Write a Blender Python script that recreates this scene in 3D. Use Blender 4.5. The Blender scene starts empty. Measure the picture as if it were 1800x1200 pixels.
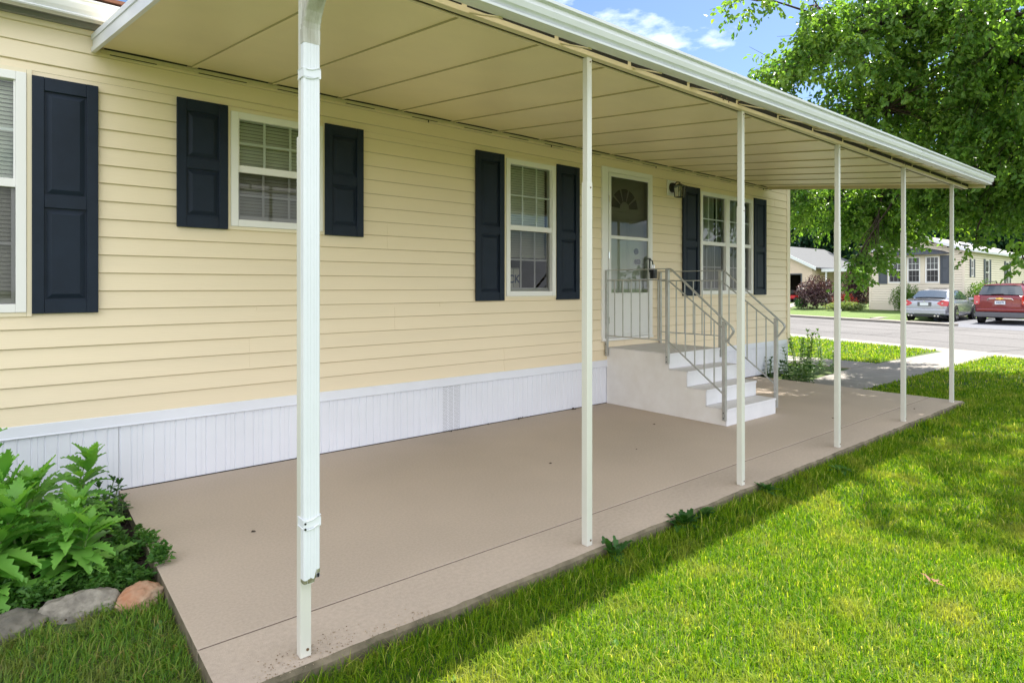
import bpy, math, random
import numpy as np
from mathutils import Vector, Matrix, noise as mnoise
R = math.radians
random.seed(7); rng = np.random.default_rng(7)
scene = bpy.context.scene
COL = scene.collection

# ------------------------------------------------------------------ camera, sky, sun, exposure
cam_d = bpy.data.cameras.new("camera"); cam = bpy.data.objects.new("camera", cam_d); COL.objects.link(cam)
CAM = Vector((0.0, -4.83, 1.37))
cam.location = CAM
cam.rotation_euler = (R(90), 0, R(50.7 - 90))
cam_d.sensor_width = 36; cam_d.lens = 21.16; cam_d.shift_y = -0.0528
cam_d.clip_start = 0.05; cam_d.clip_end = 2000
scene.camera = cam
SUN_EL, SUN_AZ = R(57), R(2.0)          # azimuth measured from +X towards +Y
world = bpy.data.worlds.new("World"); scene.world = world; world.use_nodes = True
def build_world():
    nt = world.node_tree; N = nt.nodes; L = nt.links; N.clear()
    out = N.new("ShaderNodeOutputWorld"); bg = N.new("ShaderNodeBackground"); bg.inputs[1].default_value = 0.145
    sky = N.new("ShaderNodeTexSky"); sky.sky_type = 'NISHITA'; sky.sun_disc = False
    sky.sun_elevation = SUN_EL; sky.sun_rotation = R(90) - SUN_AZ; sky.air_density = 1.0; sky.dust_density = 0.4; sky.ozone_density = 1.5
    tint = N.new("ShaderNodeMix"); tint.data_type = 'RGBA'; tint.blend_type = 'MULTIPLY'; tint.inputs['Factor'].default_value = 1; tint.inputs['B'].default_value = (0.42, 0.45, 0.50, 1)
    L.new(sky.outputs[0], tint.inputs['A'])
    tc = N.new("ShaderNodeTexCoord")
    mp = N.new("ShaderNodeMapping"); mp.inputs['Scale'].default_value = (1, 1, 2.6); mp.inputs['Location'].default_value = (0.35, 0.1, 0.0)
    nz = N.new("ShaderNodeTexNoise"); nz.inputs['Scale'].default_value = 3.4; nz.inputs['Detail'].default_value = 10; nz.inputs['Roughness'].default_value = 0.56
    # unseen bright cloud banks added behind the camera to fill the shade
    dot = N.new("ShaderNodeVectorMath"); dot.operation = 'DOT_PRODUCT'; dot.inputs[1].default_value = (-0.55, -0.80, 0.15)
    md = N.new("ShaderNodeMapRange"); md.inputs[1].default_value = -0.45; md.inputs[2].default_value = 0.55; md.inputs[3].default_value = -0.02; md.inputs[4].default_value = 0.26
    ad = N.new("ShaderNodeMath"); ad.operation = 'ADD'
    cr = N.new("ShaderNodeValToRGB"); cr.color_ramp.elements[0].position = 0.55; cr.color_ramp.elements[1].position = 0.68
    mix = N.new("ShaderNodeMix"); mix.data_type = 'RGBA'; mix.inputs['B'].default_value = (5.3, 5.5, 5.9, 1)
    L.new(tc.outputs['Generated'], mp.inputs[0]); L.new(mp.outputs[0], nz.inputs[0]); L.new(tc.outputs['Generated'], dot.inputs[0])
    L.new(dot.outputs['Value'], md.inputs[0]); L.new(nz.outputs[0], ad.inputs[0]); L.new(md.outputs[0], ad.inputs[1]); L.new(ad.outputs[0], cr.inputs[0])
    L.new(cr.outputs[0], mix.inputs['Factor']); L.new(tint.outputs['Result'], mix.inputs['A']); L.new(mix.outputs['Result'], bg.inputs[0])
    L.new(bg.outputs[0], out.inputs[0])
build_world()
sd = bpy.data.lights.new("sun", 'SUN'); sd.energy = 5.0; sd.angle = R(0.6); sd.color = (1.0, 0.95, 0.86)
sun = bpy.data.objects.new("sun", sd); COL.objects.link(sun)
sdir = Vector((math.cos(SUN_EL) * math.cos(SUN_AZ), math.cos(SUN_EL) * math.sin(SUN_AZ), math.sin(SUN_EL)))
sun.rotation_euler = sdir.to_track_quat('Z', 'Y').to_euler(); sun.location = (20, 0, 30)
scene.view_settings.view_transform = 'Standard'; scene.view_settings.look = 'None'
scene.view_settings.exposure = 1.43; scene.view_settings.gamma = 1.0; scene.view_settings.use_curve_mapping = False
scene.cycles.max_bounces = 8; scene.cycles.transparent_max_bounces = 12
scene.cycles.diffuse_bounces = 5
scene.cycles.use_denoising = True

# ------------------------------------------------------------------ materials
M = {}
def mat(name, col, rough=0.6, metal=0.0, var=0.0, vscale=3.0, bump=0.0, bscale=40.0, col2=None, spec=0.5, detail=6, var2=0.0, v2scale=0.6, stretch=None, coat=0.0):
    m = bpy.data.materials.new(name); m.use_nodes = True; nt = m.node_tree; N = nt.nodes; L = nt.links
    b = N['Principled BSDF']; b.inputs['Base Color'].default_value = (*col, 1); b.inputs['Roughness'].default_value = rough
    b.inputs['Metallic'].default_value = metal; b.inputs['Specular IOR Level'].default_value = spec; b.inputs['Coat Weight'].default_value = coat
    tc = N.new("ShaderNodeTexCoord"); src = tc.outputs['Object']
    if stretch:
        mp = N.new("ShaderNodeMapping"); mp.inputs['Scale'].default_value = stretch; L.new(src, mp.inputs[0]); src = mp.outputs[0]
    if var or col2:
        nz = N.new("ShaderNodeTexNoise"); nz.inputs['Scale'].default_value = vscale; nz.inputs['Detail'].default_value = detail; nz.inputs['Roughness'].default_value = 0.6
        L.new(src, nz.inputs[0])
        cr = N.new("ShaderNodeValToRGB"); cr.color_ramp.elements[0].position = 0.35; cr.color_ramp.elements[1].position = 0.68
        c2 = col2 or tuple(c * (1 - var) for c in col); c1 = col if col2 else tuple(min(1, c * (1 + var * 0.5)) for c in col)
        cr.color_ramp.elements[0].color = (*c2, 1); cr.color_ramp.elements[1].color = (*c1, 1)
        L.new(nz.outputs[0], cr.inputs[0]); res = cr.outputs[0]
        if var2:
            n2 = N.new("ShaderNodeTexNoise"); n2.inputs['Scale'].default_value = v2scale; n2.inputs['Detail'].default_value = 3; L.new(tc.outputs['Object'], n2.inputs[0])
            mr = N.new("ShaderNodeMapRange"); mr.inputs[1].default_value = 0.3; mr.inputs[2].default_value = 0.7; mr.inputs[3].default_value = 1 - var2; mr.inputs[4].default_value = 1 + var2 * 0.4
            L.new(n2.outputs[0], mr.inputs[0])
            mm = N.new("ShaderNodeMix"); mm.data_type = 'RGBA'; mm.blend_type = 'MULTIPLY'; mm.inputs['Factor'].default_value = 1
            L.new(res, mm.inputs['A']); L.new(mr.outputs[0], mm.inputs['B']); res = mm.outputs['Result']
        L.new(res, b.inputs['Base Color'])
    if bump:
        n3 = N.new("ShaderNodeTexNoise"); n3.inputs['Scale'].default_value = bscale; n3.inputs['Detail'].default_value = 5; L.new(src, n3.inputs[0])
        bp = N.new("ShaderNodeBump"); bp.inputs['Strength'].default_value = 1.0; bp.inputs['Distance'].default_value = bump; L.new(n3.outputs[0], bp.inputs['Height']); L.new(bp.outputs[0], b.inputs['Normal'])
    M[name] = m; return m
def leafmat(name, ca, cb, trans=0.35, rough=0.5, cc=None, patch=None, pscale=1.2, spec=0.35):
    # colour runs along the vertex attribute 'rnd'; patch = colour blended in by large noise
    m = bpy.data.materials.new(name); m.use_nodes = True; nt = m.node_tree; N = nt.nodes; L = nt.links
    b = N['Principled BSDF']; b.inputs['Roughness'].default_value = rough; b.inputs['Specular IOR Level'].default_value = spec
    at = N.new("ShaderNodeAttribute"); at.attribute_name = "rnd"
    cr = N.new("ShaderNodeValToRGB"); cr.color_ramp.elements[0].color = (*ca, 1); cr.color_ramp.elements[1].color = (*cb, 1)
    if cc: e = cr.color_ramp.elements.new(0.9); e.color = (*cb, 1); cr.color_ramp.elements[2].color = (*cc, 1)
    L.new(at.outputs['Fac'], cr.inputs[0]); res = cr.outputs[0]
    if patch:
        tc = N.new("ShaderNodeTexCoord"); nz = N.new("ShaderNodeTexNoise"); nz.inputs['Scale'].default_value = pscale; nz.inputs['Detail'].default_value = 4; nz.inputs['Roughness'].default_value = 0.62
        L.new(tc.outputs['Object'], nz.inputs[0])
        c2 = N.new("ShaderNodeValToRGB"); c2.color_ramp.elements[0].position = 0.50; c2.color_ramp.elements[1].position = 0.78; c2.color_ramp.elements[1].color = (0.8, 0.8, 0.8, 1)
        L.new(nz.outputs[0], c2.inputs[0])
        mx = N.new("ShaderNodeMix"); mx.data_type = 'RGBA'; mx.inputs['B'].default_value = (*patch, 1); L.new(c2.outputs[0], mx.inputs['Factor']); L.new(res, mx.inputs['A']); res = mx.outputs['Result']
    L.new(res, b.inputs['Base Color'])
    tr = N.new("ShaderNodeBsdfTranslucent"); ga = N.new("ShaderNodeMix"); ga.data_type = 'RGBA'; ga.blend_type = 'MULTIPLY'; ga.inputs['Factor'].default_value = 1; ga.inputs['B'].default_value = (1.7, 1.7, 0.6, 1)
    L.new(res, ga.inputs['A']); L.new(ga.outputs['Result'], tr.inputs[0])
    ms = N.new("ShaderNodeMixShader"); ms.inputs[0].default_value = trans
    L.new(b.outputs[0], ms.inputs[1]); L.new(tr.outputs[0], ms.inputs[2]); L.new(ms.outputs[0], N['Material Output'].inputs[0])
    M[name] = m; return m
def glassmat(name, tint=(0.9, 0.95, 0.93), refl=1.5, base=0.03):
    m = bpy.data.materials.new(name); m.use_nodes = True; nt = m.node_tree; N = nt.nodes; L = nt.links; N.remove(N['Principled BSDF'])
    t = N.new("ShaderNodeBsdfTransparent"); t.inputs[0].default_value = (*tint, 1); g = N.new("ShaderNodeBsdfGlossy"); g.inputs['Roughness'].default_value = 0.015
    fr = N.new("ShaderNodeFresnel"); fr.inputs[0].default_value = refl; ms = N.new("ShaderNodeMixShader")
    ad = N.new("ShaderNodeMath"); ad.operation = 'ADD'; ad.inputs[1].default_value = base
    L.new(fr.outputs[0], ad.inputs[0]); L.new(ad.outputs[0], ms.inputs[0]); L.new(t.outputs[0], ms.inputs[1]); L.new(g.outputs[0], ms.inputs[2]); L.new(ms.outputs[0], N['Material Output'].inputs[0])
    M[name] = m; return m
mat('siding', (0.835, 0.70, 0.495), 0.42, var=0.04, vscale=1.5, bump=0.0006, bscale=60, stretch=(0.25, 1, 3))
mat('siding_trim', (0.82, 0.71, 0.52), 0.45)
mat('siding_lap_shade', (0.60, 0.50, 0.33), 0.8)  # darker tone on the lap undersides paints in the lap shadow lines
mat('nsiding_lap_shade', (0.30, 0.25, 0.19), 0.8)  # lap shadow lines of the neighbour walls, put into the colour
mat('skirt', (0.80, 0.81, 0.88), 0.45, var=0.05, vscale=1.2)
mat('win_white', (0.82, 0.80, 0.78), 0.35)
mat('door_white', (0.74, 0.73, 0.71), 0.4)
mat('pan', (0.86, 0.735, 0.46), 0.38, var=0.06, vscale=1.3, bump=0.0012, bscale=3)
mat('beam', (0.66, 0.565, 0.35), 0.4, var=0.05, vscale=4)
mat('post', (0.65, 0.635, 0.575), 0.35, var=0.05, vscale=3, stretch=(1, 1, 0.4))
mat('alu_white', (0.74, 0.745, 0.79), 0.32, var=0.05, vscale=2.5)
mat('spout', (0.74, 0.76, 0.80), 0.35, var=0.04, vscale=2)
mat('spout_dirty', (0.70, 0.70, 0.66), 0.5, col2=(0.35, 0.33, 0.26), vscale=9, stretch=(1, 1, 0.35))
mat('moss', (0.12, 0.12, 0.05), 0.9, col2=(0.3, 0.3, 0.2), vscale=30)
mat('shutter', (0.011, 0.019, 0.035), 0.5, spec=0.22, var=0.15, vscale=8, bump=0.0006, bscale=220)
mat('concrete', (0.49, 0.398, 0.315), 0.75, var=0.10, vscale=75.0, bump=0.0010, bscale=300, var2=0.10, v2scale=0.8)
mat('concrete_edge', (0.485, 0.395, 0.315), 0.85, var=0.10, vscale=48, bump=0.0022, bscale=190, var2=0.12, v2scale=1.1)
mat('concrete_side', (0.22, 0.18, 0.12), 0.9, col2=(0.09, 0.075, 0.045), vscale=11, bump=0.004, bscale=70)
mat('sidewalk', (0.27, 0.245, 0.22), 0.85, var=0.12, vscale=6, bump=0.002, bscale=150, var2=0.12)
mat('curb', (0.25, 0.225, 0.195), 0.85, var=0.12, vscale=4, bump=0.002, bscale=90)
mat('road', (0.122, 0.115, 0.112), 0.9, var=0.18, vscale=14, bump=0.003, bscale=120, var2=0.18, v2scale=0.35)
mat('tar', (0.05, 0.045, 0.045), 0.7)
mat('pad', (0.10, 0.105, 0.125), 0.85, var=0.1, vscale=9, bump=0.002, bscale=120)
mat('soil', (0.045, 0.10, 0.012), 1.0, col2=(0.075, 0.09, 0.022), vscale=14, bump=0.01, bscale=60)
mat('far_lawn', (0.075, 0.14, 0.018), 0.95, col2=(0.11, 0.16, 0.03), vscale=5, bump=0.02, bscale=30, var2=0.15)
mat('mulch', (0.045, 0.028, 0.018), 1.0, col2=(0.015, 0.01, 0.008), vscale=45, bump=0.02, bscale=90)
mat('steps', (0.80, 0.77, 0.74), 0.6, vscale=5, bump=0.001, bscale=30, col2=(0.74, 0.70, 0.66))
mat('riser', (0.76, 0.75, 0.77), 0.5, var=0.05, vscale=5)
mat('tread', (0.68, 0.65, 0.635), 0.7, var=0.06, vscale=6)
mat('rail', (0.46, 0.455, 0.43), 0.4, metal=0.45, var=0.15, vscale=12)
mat('black', (0.012, 0.012, 0.013), 0.35)
mat('bronze', (0.012, 0.010, 0.008), 0.35, metal=0.4)
mat('screw', (0.18, 0.11, 0.06), 0.6, metal=0.5)
mat('seam', (0.42, 0.36, 0.20), 0.7)
mat('gap', (0.02, 0.018, 0.012), 0.9)
mat('joint_dirt', (0.14, 0.105, 0.08), 0.95)
mat('blind', (0.70, 0.69, 0.58), 0.55)
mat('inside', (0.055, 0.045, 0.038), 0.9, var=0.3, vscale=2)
mat('curtain', (0.46, 0.47, 0.39), 0.9, var=0.2, vscale=12, stretch=(6, 6, 0.3))
mat('card', (0.82, 0.80, 0.68), 0.7)
mat('ink', (0.05, 0.09, 0.2), 0.7)
mat('shingle', (0.22, 0.10, 0.075), 0.9, var=0.3, vscale=12, bump=0.004, bscale=50)
mat('shingle_gray', (0.085, 0.09, 0.097), 0.9, var=0.12, vscale=8, bump=0.004, bscale=30)
mat('roof_white', (0.24, 0.235, 0.245), 0.6, var=0.06, vscale=3)
mat('nsiding', (0.76, 0.67, 0.54), 0.5, var=0.04, vscale=1)
mat('nsiding_pink', (0.72, 0.56, 0.45), 0.6, var=0.05, vscale=1)
mat('slate', (0.07, 0.08, 0.10), 0.5)
mat('rock', (0.20, 0.18, 0.14), 0.9, col2=(0.09, 0.085, 0.07), vscale=7, bump=0.012, bscale=22, detail=10)
mat('rock_tan', (0.42, 0.34, 0.24), 0.85, col2=(0.36, 0.15, 0.07), vscale=4.5, bump=0.010, bscale=16, detail=10)
mat('rock_grey', (0.34, 0.31, 0.25), 0.9, col2=(0.14, 0.125, 0.10), vscale=13, bump=0.014, bscale=28, detail=12)
mat('bark', (0.075, 0.055, 0.042), 0.95, col2=(0.03, 0.023, 0.018), vscale=12, bump=0.02, bscale=25, stretch=(1, 1, 0.3))
mat('stem', (0.12, 0.2, 0.05), 0.6)
mat('silver', (0.40, 0.41, 0.46), 0.25, metal=0.55, coat=0.8)
mat('maroon', (0.19, 0.008, 0.020), 0.25, metal=0.25, coat=0.9)
mat('trim_dark', (0.03, 0.03, 0.033), 0.5)
mat('trim_grey', (0.12, 0.12, 0.13), 0.5)
mat('car_glass', (0.045, 0.06, 0.07), 0.05, spec=0.9, coat=1.0)
mat('lamp_red', (0.55, 0.012, 0.015), 0.15, coat=1.0)
mat('lamp_clear', (0.6, 0.45, 0.45), 0.15, coat=1.0)
mat('chrome', (0.75, 0.75, 0.76), 0.12, metal=1.0)
mat('gold', (0.75, 0.52, 0.15), 0.25, metal=0.8)
mat('tyre', (0.018, 0.018, 0.019), 0.8)
mat('plate', (0.72, 0.75, 0.80), 0.5)
mat('red_paint', (0.5, 0.02, 0.02), 0.35)
mat('paper', (0.80, 0.80, 0.74), 0.6)
glassmat('glass'); glassmat('screen', (0.55, 0.55, 0.55), 1.35, 0.01); glassmat('storm_screen', (0.36, 0.37, 0.31), 1.35, 0.02); glassmat('storm', (0.62, 0.66, 0.58), 1.5, 0.03)
leafmat('grass', (0.025, 0.12, 0.006), (0.23, 0.345, 0.012), 0.45, 0.5, cc=(0.60, 0.55, 0.17), patch=(0.40, 0.37, 0.08), pscale=3.4, spec=0.12)
leafmat('grass_dry', (0.05, 0.16, 0.012), (0.19, 0.30, 0.03), 0.35, 0.6, cc=(0.34, 0.24, 0.10), patch=(0.22, 0.17, 0.07), pscale=3.5)
leafmat('leaf', (0.055, 0.15, 0.035), (0.18, 0.31, 0.06), 0.48, 0.34, cc=(0.20, 0.25, 0.04))
leafmat('leaf_far', (0.010, 0.050, 0.026), (0.035, 0.10, 0.04), 0.25, 0.6)
leafmat('leaf_plant', (0.09, 0.27, 0.04), (0.26, 0.52, 0.10), 0.35, 0.4)
leafmat('leaf_dark', (0.02, 0.075, 0.015), (0.05, 0.14, 0.025), 0.3, 0.45)
leafmat('leaf_weed', (0.04, 0.13, 0.02), (0.10, 0.22, 0.04), 0.35, 0.5)
leafmat('leaf_purple', (0.022, 0.012, 0.020), (0.10, 0.045, 0.065), 0.2, 0.35, cc=(0.30, 0.19, 0.22))
leafmat('leaf_red', (0.12, 0.01, 0.012), (0.28, 0.04, 0.04), 0.3, 0.45)
leafmat('leaf_hosta', (0.09, 0.16, 0.05), (0.30, 0.34, 0.16), 0.3, 0.45)
leafmat('leaf_hedge', (0.04, 0.12, 0.015), (0.14, 0.24, 0.03), 0.35, 0.45)
leafmat('litter_dead', (0.16, 0.07, 0.04), (0.25, 0.13, 0.08), 0.1, 0.8)
leafmat('litter', (0.16, 0.11, 0.07), (0.48, 0.38, 0.28), 0.1, 0.8)

# ------------------------------------------------------------------ object helpers
def tag(o, label=None, cat=None, group=None, kind=None):
    if label: o['label'] = label
    if cat: o['category'] = cat
    if group: o['group'] = group
    if kind: o['kind'] = kind
    return o
def empty(name, loc=(0, 0, 0), rz=0.0, **k):
    o = bpy.data.objects.new(name, None); o.location = loc; o.rotation_euler = (0, 0, rz); COL.objects.link(o); o.empty_display_size = 0.2
    return tag(o, **k)
class MB:
    def __init__(s): s.v = []; s.f = []; s.mi = []; s.cur = 0
    def add(s, vs, fs):
        n = len(s.v); s.v.extend([tuple(p) for p in vs]); s.f.extend([tuple(i + n for i in f) for f in fs]); s.mi.extend([s.cur] * len(fs)); return s
    def box(s, x0, x1, y0, y1, z0, z1):
        x0, x1 = sorted((x0, x1)); y0, y1 = sorted((y0, y1)); z0, z1 = sorted((z0, z1))
        return s.add([(x0, y0, z0), (x1, y0, z0), (x1, y1, z0), (x0, y1, z0), (x0, y0, z1), (x1, y0, z1), (x1, y1, z1), (x0, y1, z1)],
                     [(0, 3, 2, 1), (4, 5, 6, 7), (0, 1, 5, 4), (1, 2, 6, 5), (2, 3, 7, 6), (3, 0, 4, 7)])
    def tube(s, pts, rad, n=8, cap=True):
        pts = [Vector(p) for p in pts]; rr = rad if isinstance(rad, (list, tuple)) else [rad] * len(pts)
        vs = []; fs = []; up = Vector((0, 0, 1)); prev = None
        for i, p in enumerate(pts):
            t = (pts[min(i + 1, len(pts) - 1)] - pts[max(i - 1, 0)]).normalized()
            a = prev - t * prev.dot(t) if prev is not None else (up.cross(t) if abs(t.z) < 0.95 else Vector((1, 0, 0)).cross(t))
            if a.length < 1e-6: a = t.orthogonal()
            a.normalize(); prev = a; b = t.cross(a)
            for k in range(n):
                w = 2 * math.pi * (k + 0.5) / n; vs.append(p + (a * math.cos(w) + b * math.sin(w)) * rr[i])
        for i in range(len(pts) - 1):
            for k in range(n): fs.append((i * n + k, i * n + (k + 1) % n, (i + 1) * n + (k + 1) % n, (i + 1) * n + k))
        if cap: fs.append(tuple(range(n - 1, -1, -1))); fs.append(tuple((len(pts) - 1) * n + k for k in range(n)))
        return s.add(vs, fs)
    def rbar(s, p, q, w, h, up=(0, 0, 1)):      # rectangular bar from p to q, w sideways, h along 'up'
        p, q = Vector(p), Vector(q); t = (q - p).normalized(); u = Vector(up); sd_ = t.cross(u)
        if sd_.length < 1e-5: sd_ = t.cross(Vector((1, 0, 0)))
        sd_.normalize(); u = sd_.cross(t); a = sd_ * w / 2; b = u * h / 2
        vs = [p - a - b, p + a - b, p + a + b, p - a + b, q - a - b, q + a - b, q + a + b, q - a + b]
        return s.add(vs, [(0, 3, 2, 1), (4, 5, 6, 7), (0, 1, 5, 4), (1, 2, 6, 5), (2, 3, 7, 6), (3, 0, 4, 7)])
    def prism(s, poly, z0, z1):                 # vertical prism over an xy polygon
        n = len(poly); vs = [(x, y, z0) for x, y in poly] + [(x, y, z1) for x, y in poly]
        return s.add(vs, [tuple(range(n - 1, -1, -1)), tuple(range(n, 2 * n))] + [(i, (i + 1) % n, n + (i + 1) % n, n + i) for i in range(n)])
    def loft(s, rings, caps=True, closed=True):
        n = len(rings[0]); vs = [p for r in rings for p in r]; fs = []
        for i in range(len(rings) - 1):
            for k in range(n if closed else n - 1): fs.append((i * n + k, i * n + (k + 1) % n, (i + 1) * n + (k + 1) % n, (i + 1) * n + k))
        if caps: fs.append(tuple(range(n - 1, -1, -1))); fs.append(tuple((len(rings) - 1) * n + k for k in range(n)))
        return s.add(vs, fs)
    def disc(s, c, ax, r, t=0.004, n=12):
        c = Vector(c); ax = Vector(ax).normalized(); return s.tube([c, c + ax * t], r, n)
    def build(s, name, m, parent=None, smooth=False, bevel=0.0, subsurf=0, recalc=True, **k):
        me = bpy.data.meshes.new(name); me.from_pydata(s.v, [], s.f)
        for x in (m if isinstance(m, (list, tuple)) else [m]): me.materials.append(M[x])
        if len(set(s.mi)) > 1 or s.cur: me.polygons.foreach_set('material_index', s.mi)
        if recalc:
            import bmesh
            bm = bmesh.new(); bm.from_mesh(me); bmesh.ops.recalc_face_normals(bm, faces=bm.faces); bm.to_mesh(me); bm.free()
        if smooth: me.polygons.foreach_set('use_smooth', [True] * len(me.polygons))
        me.update()
        o = bpy.data.objects.new(name, me); COL.objects.link(o)
        if parent is not None:
            o.parent = parent
            off = Vector((0, 0, 0)); q = parent
            # geometry is given in world space for parents that sit anywhere: shift it back
            if not k.get('local'):
                bpy.context.view_layer.update() if False else None
                mw = world_matrix(parent); me.transform(mw.inverted())
        k.pop('local', None)
        if bevel:
            b = o.modifiers.new('bevel', 'BEVEL'); b.width = bevel; b.segments = 2; b.limit_method = 'ANGLE'; b.angle_limit = R(40)
        if subsurf:
            b = o.modifiers.new('subsurf', 'SUBSURF'); b.levels = b.render_levels = subsurf
        return tag(o, **k)
def build_each(mb, name, m, parent, **k):
    """every separate piece of mb becomes an object of its own"""
    par = list(range(len(mb.v)))
    def find(a):
        while par[a] != a: par[a] = par[par[a]]; a = par[a]
        return a
    for f in mb.f:
        r0 = find(f[0])
        for q in f[1:]: par[find(q)] = r0
    groups = {}
    for f in mb.f: groups.setdefault(find(f[0]), []).append(f)
    out = []
    for fs in groups.values():
        ids = sorted({i for f in fs for i in f}); mp_ = {a: b for b, a in enumerate(ids)}
        q = MB(); q.add([mb.v[i] for i in ids], [tuple(mp_[i] for i in f) for f in fs]); out.append(q.build(name, m, parent, **k))
    return out
def world_matrix(o):
    m = Matrix.LocRotScale(o.location, o.rotation_euler, o.scale)
    return world_matrix(o.parent) @ m if o.parent else m
def np_mesh(name, verts, fsize, m, rnd=None, parent=None, **k):
    """verts (n, per, 3); each element has faces given by fsize = list of index tuples into its per verts"""
    n, per, _ = verts.shape; me = bpy.data.meshes.new(name); me.vertices.add(n * per); me.vertices.foreach_set('co', verts.reshape(-1).astype(np.float32))
    idx = []; sizes = []
    base = np.arange(n) * per
    loops = np.concatenate([base[:, None] + np.array(f)[None, :] for f in fsize], axis=1).reshape(-1)
    sz = np.tile(np.array([len(f) for f in fsize]), n); st = np.concatenate([[0], np.cumsum(sz)[:-1]])
    me.loops.add(len(loops)); me.loops.foreach_set('vertex_index', loops.astype(np.int32))
    me.polygons.add(len(sz)); me.polygons.foreach_set('loop_start', st.astype(np.int32))
    me.update(calc_edges=True)
    if rnd is not None:
        a = me.attributes.new('rnd', 'FLOAT', 'POINT'); a.data.foreach_set('value', np.repeat(rnd, per).astype(np.float32))
    me.materials.append(M[m]); o = bpy.data.objects.new(name, me); COL.objects.link(o)
    if parent is not None:
        o.parent = parent; me.transform(world_matrix(parent).inverted())
    return tag(o, **k)
def leaves(name, pos, length, width, m, dirs=None, droop=0.3, parent=None, rnd=None, fold=0.25, **k):
    """ovate leaves (two quads each) at pos (n,3); dirs = axis directions"""
    n = len(pos)
    if dirs is None: dirs = rng.normal(size=(n, 3)); dirs[:, 2] -= droop
    d = dirs / np.linalg.norm(dirs, axis=1)[:, None]
    t = rng.normal(size=(n, 3)); t[:, 2] += 1.2
    nrm = t - (t * d).sum(1)[:, None] * d; nrm /= np.linalg.norm(nrm, axis=1)[:, None]
    sdv = np.cross(d, nrm); L = length * rng.uniform(0.65, 1.2, n); W = width / length * L
    Lc, Wc = L[:, None], W[:, None]
    p = pos
    v = np.stack([p, p + d * Lc * 0.28 - sdv * Wc * 0.46 + nrm * Wc * fold, p + d * Lc * 0.66 - sdv * Wc * 0.38 + nrm * Wc * fold * 0.8 - nrm * Lc * 0.05,
                  p + d * Lc - nrm * Lc * 0.16, p + d * Lc * 0.66 + sdv * Wc * 0.38 + nrm * Wc * fold * 0.8 - nrm * Lc * 0.05, p + d * Lc * 0.28 + sdv * Wc * 0.46 + nrm * Wc * fold], axis=1)
    if rnd is None: rnd = rng.random(n)
    return np_mesh(name, v, [(0, 1, 2, 3), (0, 3, 4, 5)], m, rnd, parent, **k)
def struct(o): o['kind'] = 'structure'; return o

# ------------------------------------------------------------------ the lie of the land
P0 = (15.62, -1.99); DV = (0.33, 0.944); NV = (0.944, -0.33)
def sdist(x, y): return (x - P0[0]) * NV[0] + (y - P0[1]) * NV[1]
def on_line(s, t): return (P0[0] + NV[0] * s + DV[0] * t, P0[1] + NV[1] * s + DV[1] * t)
PADY = (-4.2, 5.75)
def gz(x, y):
    s = sdist(x, y)
    if s < -0.02: return -0.072
    if s < 10.45: return -0.24
    if PADY[0] < y < PADY[1] and x < 37.2: return -0.24
    return min(0.14, -0.10 + (s - 10.45) * 0.045)
def build_ground():
    xs = sorted(set([-300, -120, -60, -30, -15, -8] + [x * 1.0 for x in range(-4, 60)] + [60, 70, 90, 130, 200, 400]))
    ys = sorted(set([-300, -120, -60, -30, -20, -14] + [-12 + y for y in range(0, 36)] + [PADY[0], PADY[1], PADY[0] - 0.02, PADY[1] + 0.02, 26, 32, 45, 70, 120, 300]))
    # refine in x along the slanted road edges by remapping x to x + slope*y
    sl = DV[0] / DV[1]
    cut = [P0[0] - sl * P0[1] + c / NV[0] for c in (-0.03, 0.0, 10.44, 10.46)]
    xs = sorted(set(xs) | set(cut) | {36.0, 37.19, 37.21})
    v = []; f = []
    for y in ys:
        for x in xs:
            yy = max(-60, min(60, y)); xx = x + sl * yy
            v.append((xx, y, gz(xx, yy)))
    nx = len(xs)
    for j in range(len(ys) - 1):
        for i in range(nx - 1): f.append((j * nx + i, j * nx + i + 1, (j + 1) * nx + i + 1, (j + 1) * nx + i))
    mb = MB(); mb.add(v, f)
    mb.mi = [0 if sdist(*v[q[0]][:2]) < 5 else 1 for q in f]; mb.cur = 1
    struct(mb.build('ground', ['soil', 'far_lawn'], recalc=False))
build_ground()
def strip(name, m, s0, s1, t0, t1, z0, z1):
    mb = MB(); mb.prism([on_line(s0, t0), on_line(s1, t0), on_line(s1, t1), on_line(s0, t1)], z0, z1); return struct(mb.build(name, m))
strip('curb', 'curb', 0.0, 1.02, -12, 24, -0.30, -0.10)
strip('road', 'road', 1.022, 10.2, -22, 40, -0.35, -0.150)
def poly_sheet(name, m, polys, z0, z1, bevel=0):
    mb = MB()
    for p in polys: mb.prism(p, z0, z1)
    return struct(mb.build(name, m, bevel=bevel))
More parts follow.
